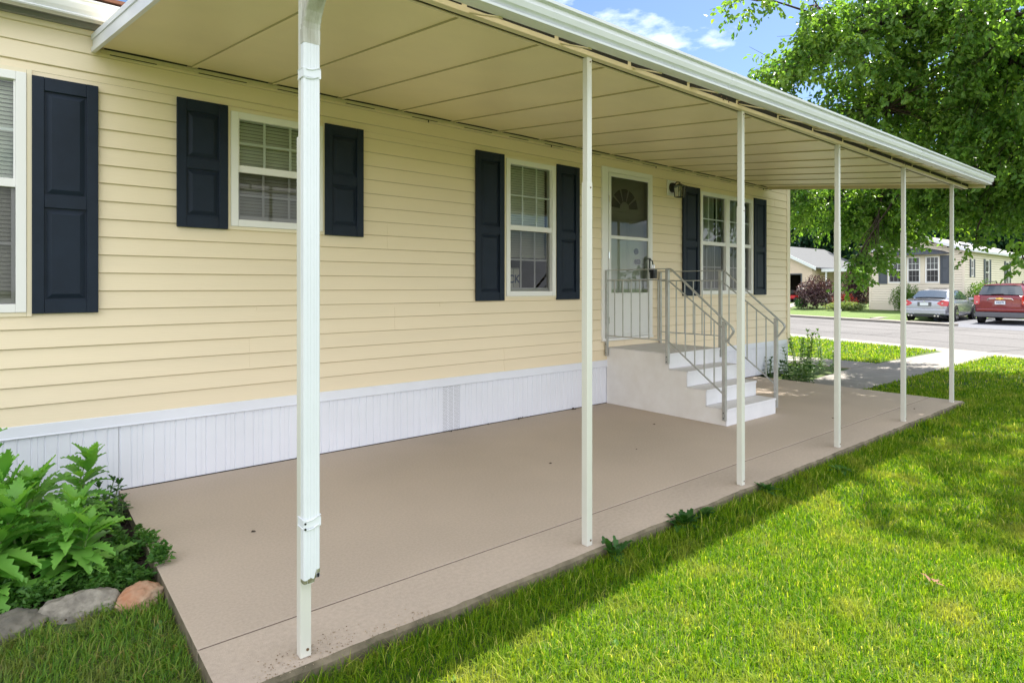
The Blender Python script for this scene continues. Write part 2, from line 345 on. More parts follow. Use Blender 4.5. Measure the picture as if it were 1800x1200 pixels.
# far kerb on both sides of the parking pad
a0 = on_line(10.2, 8.3); 
def far_kerb():
    mb = MB(); mb.prism([on_line(10.202, 8.35), on_line(10.75, 8.35), on_line(10.75, 34), on_line(10.202, 34)], -0.3, -0.045)
    struct(mb.build('far_curb', 'curb', bevel=0.02))
far_kerb()
poly_sheet('driveway', 'pad', [[on_line(10.204, 8.3), on_line(10.204, -2.0), (37.0, -4.1), (37.0, 5.72)]], -0.30, -0.148)
poly_sheet('pavement_edging', 'curb', [[(29.9, 5.74), (37.1, 5.74), (37.1, 6.15), (30.2, 6.15)], [(37.03, -4.1), (37.25, -4.1), (37.25, 5.72), (37.03, 5.72)]], -0.3, -0.02)
poly_sheet('garden_path', 'curb', [[(30.7, 10.6), (49, 17.6), (49, 18.5), (30.9, 11.4)]], -0.3, 0.16)
def tar():
    mb = MB()
    for s, t0, t1, w in ((3.4, -9, 24, 0.03), (6.3, -8, 24, 0.035), (8.3, -8, 20, 0.03), (9.7, -5, 8, 0.03)):
        pts = [(s + 0.12 * math.sin(t * 1.3) + 0.08 * mnoise.noise((t * 2, s, 0)), t) for t in np.arange(t0, t1, 0.4)]
        for (sa, ta), (sb, tb) in zip(pts, pts[1:]):
            q = [on_line(sa - w, ta), on_line(sa + w, ta), on_line(sb + w, tb), on_line(sb - w, tb)]
            mb.add([(x, y, -0.1455) for x, y in q], [(0, 1, 2, 3)])
    for t, s0, s1 in ((1.5, 1.1, 6.2), (6.0, 3.5, 9.9), (-3, 2, 10)):
        pts = [(s, t + 0.25 * mnoise.noise((s * 1.3, t, 3)) + 0.1 * s) for s in np.arange(s0, s1, 0.35)]
        for (sa, ta), (sb, tb) in zip(pts, pts[1:]):
            q = [on_line(sa, ta - 0.018), on_line(sb, tb - 0.018), on_line(sb, tb + 0.018), on_line(sa, ta + 0.018)]
            mb.add([(x, y, -0.1445) for x, y in q], [(0, 1, 2, 3)])
    struct(mb.build('road_crack_seal', 'tar'))
tar()
# walkway from the patio to the road, with the side path across the house end
def walkway():
    mb = MB(); xs = [8.80, 9.9, 11.38, 12.5, 13.6, 14.7, 16.2]
    for a, b in zip(xs, xs[1:]):
        def yl(x): return -0.62 + (x - 8.8) * 0.085 if x < 11.4 else -0.40 - (x - 11.4) * 0.03
        def yr(x): return -1.40 - (x - 8.8) * 0.012
        bb = b - 0.008
        if b > 16: bb = 15.95; 
        mb.prism([(a, yl(a)), (a, yr(a)), (bb if b < 16 else 15.72, yr(b)), (bb if b < 16 else 16.12, yl(b))], -0.3, -0.055)
    y = -0.39
    while y < 9: mb.prism([(11.40, y), (12.48, y), (12.48, y + 1.09), (11.40, y + 1.09)], -0.3, -0.056); y += 1.1
    struct(mb.build('walkway', 'sidewalk', bevel=0.006))
walkway()
# patio slab: field, joint, edge strip
def patio():
    mb = MB()
    mb.box(0.52, 8.80, -2.309, 0.004, -0.3, 0.0)
    o = mb.build('patio', ['concrete', 'concrete_side'], bevel=0.003)
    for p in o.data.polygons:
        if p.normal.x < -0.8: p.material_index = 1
    struct(o)
    # edge strip with a slightly chipped outer arris
    mb = MB(); n = 160; rings = []
    for i in range(n + 1):
        x = 0.52 + (8.80 - 0.52) * i / n
        w = 0.012 * mnoise.noise((x * 3.1, 0, 0)) + 0.008 * mnoise.noise((x * 17, 4, 0)); c = 0.012 + 0.010 * abs(mnoise.noise((x * 11, 9, 0)))
        if x < 1.6: c += 0.010 * abs(mnoise.noise((x * 25, 9, 2)))
        y = -2.675 + w
        rings.append([(x, -2.319, -0.3), (x, -2.319, -0.004), (x, -2.322, -0.001), (x, y + c, -0.001), (x, y, -0.001 - c), (x, y - 0.004, -0.3)])
    mb.loft(rings)
    o = mb.build('patio_edge', ['concrete_edge', 'concrete_side'])
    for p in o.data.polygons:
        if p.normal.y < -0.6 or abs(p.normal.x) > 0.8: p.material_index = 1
    struct(o)
    mb = MB(); mb.box(0.53, 8.79, -2.3185, -2.3095, -0.3, -0.0035); struct(mb.build('patio_joint', 'joint_dirt'))
patio()

# ------------------------------------------------------------------ wall builders
def own(a, o, z): return (a, -o, z)
class Map:
    """axis-aligned mapping: a runs along the wall, o stands out of it"""
    def __init__(s, kind, plane): s.k = kind; s.p = plane
    def __call__(s, a, o, z):
        return (a, s.p - o, z) if s.k == 'S' else (s.p - o, a, z)       # 'S' faces -Y, 'W' faces -X
    def box(s, mb, a0, a1, o0, o1, z0, z1):
        p = s(a0, o0, z0); q = s(a1, o1, z1); return mb.box(p[0], q[0], p[1], q[1], z0, z1)
def siding(mb, mp, a0, a1, z0, z1, pitch, zref, holes=(), lap=0.013, top=None, joints=True, seed=1, mats_=(), gh=0.0045):
    rr = random.Random(seed); k = math.floor((z0 - zref) / pitch); z = zref + k * pitch; ci = 0; js = []
    while z < z1 - 1e-4:
        zb, zt = max(z, z0), min(z + pitch, z1)
        if ci % 2 == 0: js = sorted(a0 + (a1 - a0) * rr.random() for _ in range(max(0, int((a1 - a0) / 2.6)))) if joints else []
        ci += 1
        cuts = sorted({zb, zt} | {q for q in (z + gh,) if zb + 1e-4 < q < zt - 1e-4} | {h for H_ in holes for h in (H_[2], H_[3]) if zb + 1e-4 < h < zt - 1e-4})
        for c0, c1 in zip(cuts, cuts[1:]):
            lo, hi = a0, a1
            if top: lo, hi = top(c1)
            if hi - lo < 0.02: continue
            iv = [(lo, hi)]
            for h in holes:
                if h[2] < c1 - 1e-4 and h[3] > c0 + 1e-4:
                    iv = [q for (p0, p1) in iv for q in ((p0, min(p1, h[0])), (max(p0, h[1]), p1)) if q[1] - q[0] > 1e-4]
            def o_(zz, z=z):
                h = zz - z
                return 0.002 + lap - gh * 1.2 * (1 - h / gh) if h < gh else 0.002 + lap * (1 - h / pitch)
            for p0, p1 in iv:
                bs = [p0] + [j for j in js if p0 + 0.02 < j < p1 - 0.02] + [p1]
                for n_, (q0, q1) in enumerate(zip(bs, bs[1:])):
                    e = 0.0024 * (n_ % 2)
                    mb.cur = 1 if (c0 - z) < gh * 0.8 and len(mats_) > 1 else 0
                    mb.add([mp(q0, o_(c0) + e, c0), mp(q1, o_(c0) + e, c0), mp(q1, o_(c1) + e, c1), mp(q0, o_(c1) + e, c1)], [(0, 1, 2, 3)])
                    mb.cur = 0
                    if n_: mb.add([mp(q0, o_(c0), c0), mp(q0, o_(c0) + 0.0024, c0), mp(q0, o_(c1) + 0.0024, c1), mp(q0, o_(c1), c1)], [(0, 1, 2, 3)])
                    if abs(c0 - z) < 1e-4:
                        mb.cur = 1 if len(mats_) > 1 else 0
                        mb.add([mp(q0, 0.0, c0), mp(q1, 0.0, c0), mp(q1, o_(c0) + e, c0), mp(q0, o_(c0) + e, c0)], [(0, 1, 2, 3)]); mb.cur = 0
        z += pitch
def shutter(parent, mp, a0, a1, z0, z1, zr, m='shutter', fine=True, label=None):
    mb = MB(); B = lambda *q: mp.box(mb, *q); o0 = 0.016; o1 = 0.040; st = 0.062; rl = 0.085
    B(a0 + 0.002, a1 - 0.002, o0, o0 + 0.006, z0 + 0.002, z1 - 0.002)
    B(a0, a0 + st, o0 + 0.001, o1, z0, z1); B(a1 - st, a1, o0 + 0.001, o1, z0, z1)
    for q0, q1 in ((z0, z0 + rl), (zr - 0.04, zr + 0.04), (z1 - rl, z1)): B(a0 + st, a1 - st, o0 + 0.001, o1 - 0.003, q0, q1)
    for q0, q1 in ((z0 + rl, zr - 0.04), (zr + 0.04, z1 - rl)):
        g = 0.012; b0, b1 = a0 + st + g, a1 - st - g; c0, c1 = q0 + g, q1 - g; w = 0.026
        mb.add([mp(b0, o0 + 0.008, c0), mp(b1, o0 + 0.008, c0), mp(b1, o0 + 0.008, c1), mp(b0, o0 + 0.008, c1),
                mp(b0 + w, o1 - 0.004, c0 + w), mp(b1 - w, o1 - 0.004, c0 + w), mp(b1 - w, o1 - 0.004, c1 - w), mp(b0 + w, o1 - 0.004, c1 - w)],
               [(4, 5, 6, 7), (0, 1, 5, 4), (1, 2, 6, 5), (2, 3, 7, 6), (3, 0, 4, 7)])
    return mb.build('shutter', m, parent, bevel=0.003 if fine else 0, label=label)
def window(parent, mp, a0, a1, z0, z1, zm, cols=3, rows=2, units=1, blind=True, blind_z=None, depth=0.55, grille_low=True, fine=True, trim='siding_trim', curtain=False, name='window', pitch=0.024):
    """double-hung window set in the opening a0..a1, z0..z1; zm = meeting rail"""
    mb = MB(); B = lambda *q: mp.box(mb, *q)
    t = 0.026
    fr = MB(); F = lambda *q: mp.box(fr, *q); w = 0.052; o1 = 0.034
    F(a0, a0 + w, -0.06, o1, z0, z1); F(a1 - w, a1, -0.06, o1, z0, z1); F(a0 + w, a1 - w, -0.06, o1 - 0.002, z1 - w, z1); F(a0 + w, a1 - w, -0.06, o1 - 0.002, z0, z0 + w)
    fr_o = fr.build(name, 'win_white', parent, bevel=0.003 if fine else 0)
    # J-trim round the frame
    B(a0 - t, a0 - 0.001, -0.005, 0.024, z0 - t, z1 + t); B(a1 + 0.001, a1 + t, -0.005, 0.024, z0 - t, z1 + t); B(a0, a1, -0.005, 0.023, z1 + 0.001, z1 + t); B(a0, a1, -0.005, 0.023, z0 - t, z0 - 0.001)
    mb.build('trim', trim, fr_o)
    us = []; uw = (a1 - a0 - 2 * w - (units - 1) * 0.1) / units
    for u in range(units): us.append((a0 + w + u * (uw + 0.1), a0 + w + u * (uw + 0.1) + uw))
    sm = MB(); S = lambda *q: mp.box(sm, *q)
    for u in range(units - 1): S(us[u][1], us[u][1] + 0.1, -0.05, o1 - 0.006, z0 + w, z1 - w)
    gp = MB(); gl = MB(); gr = MB(); G = lambda *q: mp.box(gr, *q)
    for b0, b1 in us:
        s = 0.022
        # upper sash stands forward, lower sash back
        S(b0, b0 + s * 0.5, -0.012, 0.016, zm, z1 - w); S(b1 - s * 0.5, b1, -0.012, 0.016, zm, z1 - w); S(b0, b1, -0.014, 0.022, zm - 0.026, zm + 0.026)
        S(b0, b0 + s, -0.05, -0.016, z0 + w, zm - 0.027); S(b1 - s, b1, -0.05, -0.016, z0 + w, zm - 0.027); S(b0 + s, b1 - s, -0.05, -0.016, z0 + w, z0 + w + s * 1.6)
        gr = MB(); G = lambda *q, gr=gr: mp.box(gr, *q)
        gp.add([mp(b0, -0.004, zm), mp(b1, -0.004, zm), mp(b1, -0.004, z1 - w), mp(b0, -0.004, z1 - w)], [(0, 1, 2, 3)])
        gl.add([mp(b0, -0.014, z0 + w), mp(b1, -0.014, z0 + w), mp(b1, -0.014, zm - 0.02), mp(b0, -0.014, zm - 0.02)], [(0, 1, 2, 3)])
        for lo, hi, o in ((zm + 0.026, z1 - w, -0.008), (z0 + w + 0.03, zm - 0.026, -0.036)):
            gr = MB(); G = lambda *q, gr=gr: mp.box(gr, *q)
            for c in range(1, cols):
                x = b0 + (b1 - b0) * c / cols; G(x - 0.009, x + 0.009, o - 0.004, o, lo, hi)
            for r_ in range(1, rows):
                z = lo + (hi - lo) * r_ / rows; G(b0, b1, o - 0.0045, o + 0.0005, z - 0.009, z + 0.009)
            gr.build('grille', 'win_white', fr_o)
    sm.build('sash', 'win_white', fr_o, bevel=0.002 if fine else 0)
    gp.build('upper_pane', 'glass', fr_o, recalc=False); gl.build('lower_pane', 'screen', fr_o, recalc=False)
    if blind:
        bl = MB(); zb = blind_z if blind_z is not None else z0 + w; z = z1 - w
        tilt = 0.0235
        for b0, b1 in us:
            z = z1 - w
            while z > zb:
                q0, q1 = b0 + 0.008, b1 - 0.012
                bl.add([mp(q0, -0.075, z - tilt), mp(q1, -0.075, z - tilt), mp(q1, -0.090, z + 0.003), mp(q0, -0.090, z + 0.003)], [(0, 1, 2, 3)]); z -= pitch
            bl.rbar(mp(b0 + 0.008, -0.083, zb), mp(b1 - 0.012, -0.083, zb), 0.02, 0.018)
        bl.build('blind', 'blind', fr_o, recalc=False)
    if curtain:
        cu = MB()
        for b0, b1 in us:
            n = 40
            for lo, hi in ((b0 - 0.05, b0 + (b1 - b0) * 0.80), (b1 - (b1 - b0) * 0.05, b1 + 0.2)):
                pts = [(lo + (hi - lo) * i / n, -0.12 - 0.02 * math.sin(i * 1.7)) for i in range(n + 1)]
                for (x0_, o0_), (x1_, o1_) in zip(pts, pts[1:]): cu.add([mp(x0_, o0_, z0), mp(x1_, o1_, z0), mp(x1_, o1_, z1), mp(x0_, o0_, z1)], [(0, 1, 2, 3)])
        cu.build('curtain', 'curtain', fr_o, smooth=True, recalc=False)
    # the room seen through the glass
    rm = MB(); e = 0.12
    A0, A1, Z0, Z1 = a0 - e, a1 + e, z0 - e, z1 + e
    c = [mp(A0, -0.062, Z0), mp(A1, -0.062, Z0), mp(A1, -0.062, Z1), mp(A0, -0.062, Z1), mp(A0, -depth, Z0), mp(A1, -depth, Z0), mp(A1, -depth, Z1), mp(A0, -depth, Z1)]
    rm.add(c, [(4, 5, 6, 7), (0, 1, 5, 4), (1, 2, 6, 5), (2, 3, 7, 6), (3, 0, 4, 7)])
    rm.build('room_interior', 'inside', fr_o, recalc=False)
    return fr_o

# ------------------------------------------------------------------ the yellow home
S = Map('S', 0.0)
home = empty('mobile_home', (4, 0, 0), label='pale yellow sided manufactured home with white skirting and navy shutters behind the patio', cat='house')
WIN = [(-1.25, 0.034, 1.215, 2.70, 2.013), (1.222, 1.925, 1.828, 2.688, 2.264), (3.856, 4.548, 1.278, 2.695, 1.989), (7.312, 8.704, 1.272, 2.705, 1.99)]
DOOR = (5.30, 6.246, 0.735, 2.80)
def home_build():
    mb = MB(); t = 0.026
    holes = [(w[0] - t, w[1] + t, w[2] - t, w[3] + t) for w in WIN] + [(DOOR[0], DOOR[1], DOOR[2], DOOR[3])]
    siding(mb, S, -6.0, 9.80, 0.508, 3.12, 0.1195, 0.508, holes, seed=5, mats_=(0, 1))
    mb.build('wall', ['siding', 'siding_lap_shade'], home, recalc=False)
    # corner post, skirting cap, skirting
    mb = MB(); mb.box(9.802, 9.90, -0.026, 0.09, 0.44, 3.10); mb.build('corner_trim', 'siding_trim', home, bevel=0.004)
    mb = MB(); mb.box(9.79, 9.86, 0.02, 7.0, 0.45, 3.12); mb.box(-6, 9.79, 6.9, 7.0, 0.45, 3.12); mb.build('end_wall', 'siding', home)
    def skirt(a0, a1, zl):
        m = MB(); prof = []
        x = a0; k = 0
        while x < a1 - 1e-6:
            p = 0.0665; w = min(p, a1 - x); prof += [(x, 0.006), (x + min(0.006, w), 0.0), (x + min(0.012, w), 0.006)]
            if k % 3 == 1: prof += [(x + min(0.036, w), 0.0064), (x + min(0.039, w), 0.0035), (x + min(0.042, w), 0.0064)]
            x += p; k += 1
        prof.append((a1, 0.006))
        for (xa, oa), (xb, ob) in zip(prof, prof[1:]):
            if xb - xa > 1e-5: m.add([(xa, -oa, zl), (xb, -ob, zl), (xb, -ob, 0.438), (xa, -oa, 0.438)], [(0, 1, 2, 3)])
        return m
    o = skirt(-6, 0.52, -0.2); o.v += []; 
    s2 = skirt(0.52, 3.098, 0.0); s3 = skirt(3.292, 9.86, 0.0)
    for q in (s2, s3): o.add(q.v, q.f)
    sk = o.build('skirting', 'skirt', home, recalc=False)
    mb = MB(); mb.box(-6, 9.86, -0.022, 0.0, 0.438, 0.512); mb.box(-6, 9.86, -0.028, -0.022, 0.434, 0.442); mb.build('skirting_cap', 'skirt', home, bevel=0.003)
    mb = MB(); mb.box(9.86, 9.866, 0.0, 7.0, -0.2, 0.5); mb.build('end_skirting', 'skirt', home)
    mb = MB(); mb.box(0.53, 9.8, -0.012, -0.0065, 0.0, 0.006); mb.build('skirting_track', 'gap', sk)
    # perforated vent panel
    mb = MB(); mb.box(3.098, 3.292, -0.004, -0.001, 0.0, 0.438); v = mb.build('skirting_vent', 'skirt', sk)
    mb = MB()
    for b in range(3):
        for i in range(4):
            for j in range(34):
                x = 3.106 + b * 0.064 + i * 0.0135 + (j % 2) * 0.006; z = 0.010 + j * 0.0125; mb.add([(x - .0034, -0.0046, z), (x, -0.0046, z - .0044), (x + .0034, -0.0046, z), (x, -0.0046, z + .0044)], [(0, 1, 2, 3)])
    mb.build('vent_perforation', 'trim_grey', sk, recalc=False)
    # eaves, gutter and roof
    mb = MB(); mb.box(-6, 9.95, -0.15, 0.0, 3.085, 3.098); mb.build('soffit', 'roof_white', home)
    mb = MB(); rings = []
    prof = [(-0.15, 3.070), (-0.205, 3.062), (-0.212, 3.070), (-0.205, 3.078), (-0.225, 3.100), (-0.240, 3.130), (-0.238, 3.150), (-0.248, 3.156), (-0.248, 3.166), (-0.235, 3.166), (-0.225, 3.13), (-0.15, 3.09)]
    for x in (-6, 10.0): rings.append([(x, y, z) for y, z in prof])
    mb.loft(rings); mb.box(-6, 10, -0.152, -0.12, 3.07, 3.19); mb.build('eave_gutter', 'alu_white', home)
    mb = MB(); mb.box(-6, 10.02, -0.20, -0.003, 3.02, 3.05); mb.box(-6, 10.02, -0.055, -0.016, 3.05, 3.10); 
    mb = MB(); mb.box(-6, 9.80, -0.05, -0.016, 3.055, 3.10); mb.build('frieze_board', 'roof_white', home)
    mb = MB(); mb.add([(-6, -0.25, 3.205), (10.1, -0.25, 3.205), (10.1, 3.5, 3.90), (-6, 3.5, 3.90), (-6, 7.2, 3.245), (10.1, 7.2, 3.245),
                       (-6, -0.25, 3.185), (10.1, -0.25, 3.185), (-6, 7.2, 3.225), (10.1, 7.2, 3.225)],
                      [(0, 1, 2, 3), (3, 2, 5, 4), (0, 6, 7, 1), (6, 8, 9, 7), (4, 5, 9, 8), (1, 7, 9, 5, 2), (0, 3, 4, 8, 6)]); rf = mb.build('roof', 'shingle', home)
    mb = MB(); mb.tube([(-0.3, -0.262, 3.236), (0.46, -0.262, 3.236)], 0.016, 10); mb.build('roof_roll', 'shingle', rf)
    # windows and shutters
    window(home, S, *WIN[0], cols=1, rows=2, pitch=0.026)
    window(home, S, *WIN[1], pitch=0.026)
    window(home, S, *WIN[2], blind_z=1.70, depth=1.2, pitch=0.026)
    window(home, S, *WIN[3], units=2, blind=False, curtain=True, depth=1.0)
    for a0, a1, z0, z1, zr in ((0.060, 0.403, 1.205, 2.692, 1.912), (0.862, 1.20, 1.80, 2.718, 2.262), (1.942, 2.282, 1.80, 2.718, 2.262), (3.470, 3.826, 1.235, 2.722, 1.94), (4.562, 4.916, 1.235, 2.722, 1.94),
                           (6.895, 7.285, 1.255, 2.738, 1.96), (8.732, 9.10, 1.255, 2.742, 1.96)):
        shutter(home, S, a0, a1, z0, z1, zr)
    # door
    a0, a1, z0, z1 = DOOR
    mb = MB(); mb.box(a0, a0 + 0.105, -0.03, 0.10, z0 + 0.03, z1); mb.box(a1 - 0.05, a1, -0.03, 0.10, z0 + 0.03, z1); mb.box(a0 + 0.105, a1 - 0.05, -0.03, 0.10, z1 - 0.06, z1); mb.box(a0, a1, -0.045, 0.10, z0, z0 + 0.03)
    dr = mb.build('door', 'win_white', home, bevel=0.004)
    mb = MB(); b0, b1, c0, c1 = a0 + 0.108, a1 - 0.053, z0 + 0.034, z1 - 0.064; w = 0.042; gx0, gx1 = b0 + w, b1 - w
    mb.box(b0, gx0, -0.038, -0.010, c0, c1); mb.box(gx1, b1, -0.038, -0.010, c0, c1); mb.box(gx0, gx1, -0.037, -0.010, c1 - 0.045, c1); mb.box(gx0, gx1, -0.037, -0.010, c0, c0 + 0.03)
    mb.box(gx0, gx1, -0.036, -0.012, 1.95, 1.99); mb.box(gx0, gx1, -0.028, -0.018, c0 + 0.03, 1.285); mb.box(gx0, gx1, -0.037, -0.010, 1.285, 1.305)
    mb.box(gx0 + 0.06, gx1 - 0.06, -0.034, -0.028, c0 + 0.09, 1.22)
    mb.build('storm_door', 'door_white', dr, bevel=0.003)
    mb = MB(); mb.add([(gx0, -0.024, 1.305), (gx1, -0.024, 1.305), (gx1, -0.024, 1.95), (gx0, -0.024, 1.95)], [(0, 1, 2, 3)]); mb.build('storm_glass', 'storm', dr, recalc=False)
    mb = MB(); mb.add([(gx0, -0.024, 1.99), (gx1, -0.024, 1.99), (gx1, -0.024, c1 - 0.045), (gx0, -0.024, c1 - 0.045)], [(0, 1, 2, 3)]); mb.build('door_screen', 'storm_screen', dr, recalc=False)
    # inner door with raised panels and a fanlight
    mb = MB(); yi = 0.07; mb.box(b0 - 0.01, b1 + 0.01, yi, yi + 0.04, z0 + 0.03, z1 - 0.03)
    cx = (b0 + b1) / 2; hw = 0.14
    for px in (cx - 0.2, cx + 0.2):
        for q0, q1 in ((0.95, 1.45), (1.57, 2.22)): mb.box(px - hw, px + hw, yi - 0.006, yi, q0, q1); mb.box(px - hw + 0.03, px + hw - 0.03, yi - 0.010, yi - 0.006, q0 + 0.03, q1 - 0.03)
    mb.box(cx - 0.31, cx + 0.31, yi - 0.012, yi, 2.30, 2.62)
    mb.build('inner_door', 'door_white', dr, bevel=0.003)
    mb = MB(); n = 5
    for i in range(n):
        w0, w1 = math.pi * (i + 0.10) / n, math.pi * (i + 0.90) / n; p = []
        for j in range(6): w_ = w0 + (w1 - w0) * j / 5; p.append((cx + 0.25 * math.cos(w_), yi - 0.0125, 2.335 + 0.25 * math.sin(w_)))
        for j in range(6): w_ = w1 + (w0 - w1) * j / 5; p.append((cx + 0.09 * math.cos(w_), yi - 0.0125, 2.335 + 0.09 * math.sin(w_)))
        mb.add([(a, b_ - 0.004, c) for a, b_, c in p] + p, [tuple(range(12)), tuple(range(23, 11, -1))])
    mb.build('fanlight', 'trim_grey', dr)
    mb = MB(); mb.disc((6.02, yi - 0.006, 1.82), (0, -1, 0), 0.038, 0.02, 16); mb.build('deadbolt', 'bronze', dr, smooth=False)
    mb = MB(); mb.disc((6.02, yi, 1.69), (0, -1, 0), 0.03, 0.012, 16); mb.tube([(6.02, yi, 1.69), (6.02, yi - 0.05, 1.69)], [0.012, 0.012]); mb.tube([(6.02, yi - 0.03, 1.69), (6.02, yi - 0.04, 1.69), (6.02, yi - 0.062, 1.69), (6.02, yi - 0.07, 1.69)], [0.014, 0.034, 0.034, 0.014], 14); mb.build('knob', 'bronze', dr, smooth=True)
    mb = MB(); mb.box(6.158, 6.182, -0.046, -0.038, 1.56, 1.74); mb.tube([(6.17, -0.045, 1.72), (6.17, -0.085, 1.70), (6.17, -0.09, 1.64), (6.17, -0.085, 1.58), (6.17, -0.045, 1.57)], 0.008); mb.rbar((6.17, -0.055, 1.73), (6.10, -0.06, 1.73), 0.012, 0.014); mb.build('handle', 'black', dr, bevel=0.002)
    mb = MB()
    for z in (0.98, 2.42, 1.75): mb.box(a0 + 0.10, a0 + 0.112, -0.044, -0.038, z - 0.04, z + 0.04)
    build_each(mb, 'hinge', 'chrome', dr)
home_build()
# lockbox hanging from the storm door handle
mb = MB(); mb.tube([(6.155, -0.10, 1.60), (6.155, -0.10, 1.65), (6.17, -0.10, 1.668), (6.185, -0.10, 1.65), (6.185, -0.10, 1.60)], 0.005, 8)
lb = empty('lockbox', (6.17, -0.10, 1.50), label='black realtor lockbox hanging from the storm door handle', cat='lockbox')
mb.build('shackle', 'chrome', lb)
mb = MB(); mb.box(6.135, 6.205, -0.13, -0.072, 1.48, 1.605); mb.box(6.145, 6.195, -0.137, -0.13, 1.49, 1.55); mb.build('case', 'black', lb, bevel=0.008)
# lantern by the door
lan = empty('wall_lantern', (6.67, 0, 2.66), label='black glass lantern on a white wall plate right of the door', cat='wall light')
mb = MB(); mb.box(6.56, 6.75, -0.030, -0.012, 2.575, 2.775); mb.build('mounting_plate', 'win_white', lan, bevel=0.004)
mb = MB(); mb.tube([(6.655, -0.03, 2.68), (6.655, -0.055, 2.68), (6.655, -0.062, 2.68)], [0.068, 0.064, 0.02], 16); mb.tube([(6.655, -0.05, 2.70), (6.655, -0.10, 2.745), (6.655, -0.15, 2.735), (6.655, -0.15, 2.71)], 0.008)
mb.build('bracket', 'black', lan)
mb = MB(); c = (6.655, -0.15); zt, zb = 2.69, 2.545; h0, h1 = 0.058, 0.046
mb.loft([[(c[0] - 0.056, c[1] - 0.056, zt), (c[0] + 0.056, c[1] - 0.056, zt), (c[0] + 0.056, c[1] + 0.056, zt), (c[0] - 0.056, c[1] + 0.056, zt)], [(c[0] - 0.012, c[1] - 0.012, zt + 0.03), (c[0] + 0.012, c[1] - 0.012, zt + 0.03), (c[0] + 0.012, c[1] + 0.012, zt + 0.03), (c[0] - 0.012, c[1] + 0.012, zt + 0.03)]])
mb.box(c[0] - 0.045, c[0] + 0.045, c[1] - 0.045, c[1] + 0.045, zb - 0.008, zb)
for sx in (-1, 1):
    for sy in (-1, 1): mb.rbar((c[0] + sx * h1, c[1] + sy * h1, zb), (c[0] + sx * h0, c[1] + sy * h0, zt), 0.011, 0.011)
mb.build('cage', 'black', lan)
mb = MB(); mb.loft([[(c[0] - h1, c[1] - h1, zb), (c[0] + h1, c[1] - h1, zb), (c[0] + h1, c[1] + h1, zb), (c[0] - h1, c[1] + h1, zb)], [(c[0] - h0, c[1] - h0, zt), (c[0] + h0, c[1] - h0, zt), (c[0] + h0, c[1] + h0, zt), (c[0] - h0, c[1] + h0, zt)]], caps=False); mb.build('glass', 'glass', lan)
mb = MB(); mb.tube([(c[0], c[1], zb), (c[0], c[1], zb + 0.06), (c[0], c[1], zb + 0.09)], [0.012, 0.016, 0.004], 10); mb.build('bulb', 'win_white', lan, smooth=True)
# card with blue lettering in the middle window
cardo = empty('lettered_card', (3.98, 0.10, 1.40), label='cream card with blue letters inside the lower left of the tall window', cat='card')
mb = MB(); mb.box(3.93, 4.135, 0.10, 0.108, 1.365, 1.575); mb.build('board', 'card', cardo, bevel=0.001)
mb = MB(); mb.box(4.052, 4.056, 0.0985, 0.0995, 1.37, 1.57); mb.box(3.932, 4.133, 0.0985, 0.0995, 1.566, 1.570); mb.build('ruled_line', 'trim_grey', cardo)
def text(body, size, loc, rot, m, parent, name='lettering', ext=0.001, xs=1.0):
    c = bpy.data.curves.new(name, 'FONT'); c.body = body; c.size = size; c.extrude = ext; c.align_x = 'CENTER'; c.align_y = 'CENTER'; c.materials.append(M[m]); c.offset = size * 0.02
    o = bpy.data.objects.new(name, c); COL.objects.link(o); o.parent = parent; o.matrix_parent_inverse = Matrix.Identity(4)
    o.location = world_matrix(parent).inverted() @ Vector(loc); o.rotation_euler = rot; o.scale = (xs, 1, 1)
    bpy.context.view_layer.update()
    me = bpy.data.meshes.new_from_object(o.evaluated_get(bpy.context.evaluated_depsgraph_get())); q = bpy.data.objects.new(name, me); COL.objects.link(q); q.parent = parent; q.location = o.location; q.rotation_euler = o.rotation_euler; q.scale = o.scale
    bpy.data.objects.remove(o); bpy.data.curves.remove(c); return q
text('CK', 0.12, (4.062, 0.098, 1.455), (R(90), 0, 0), 'ink', cardo)

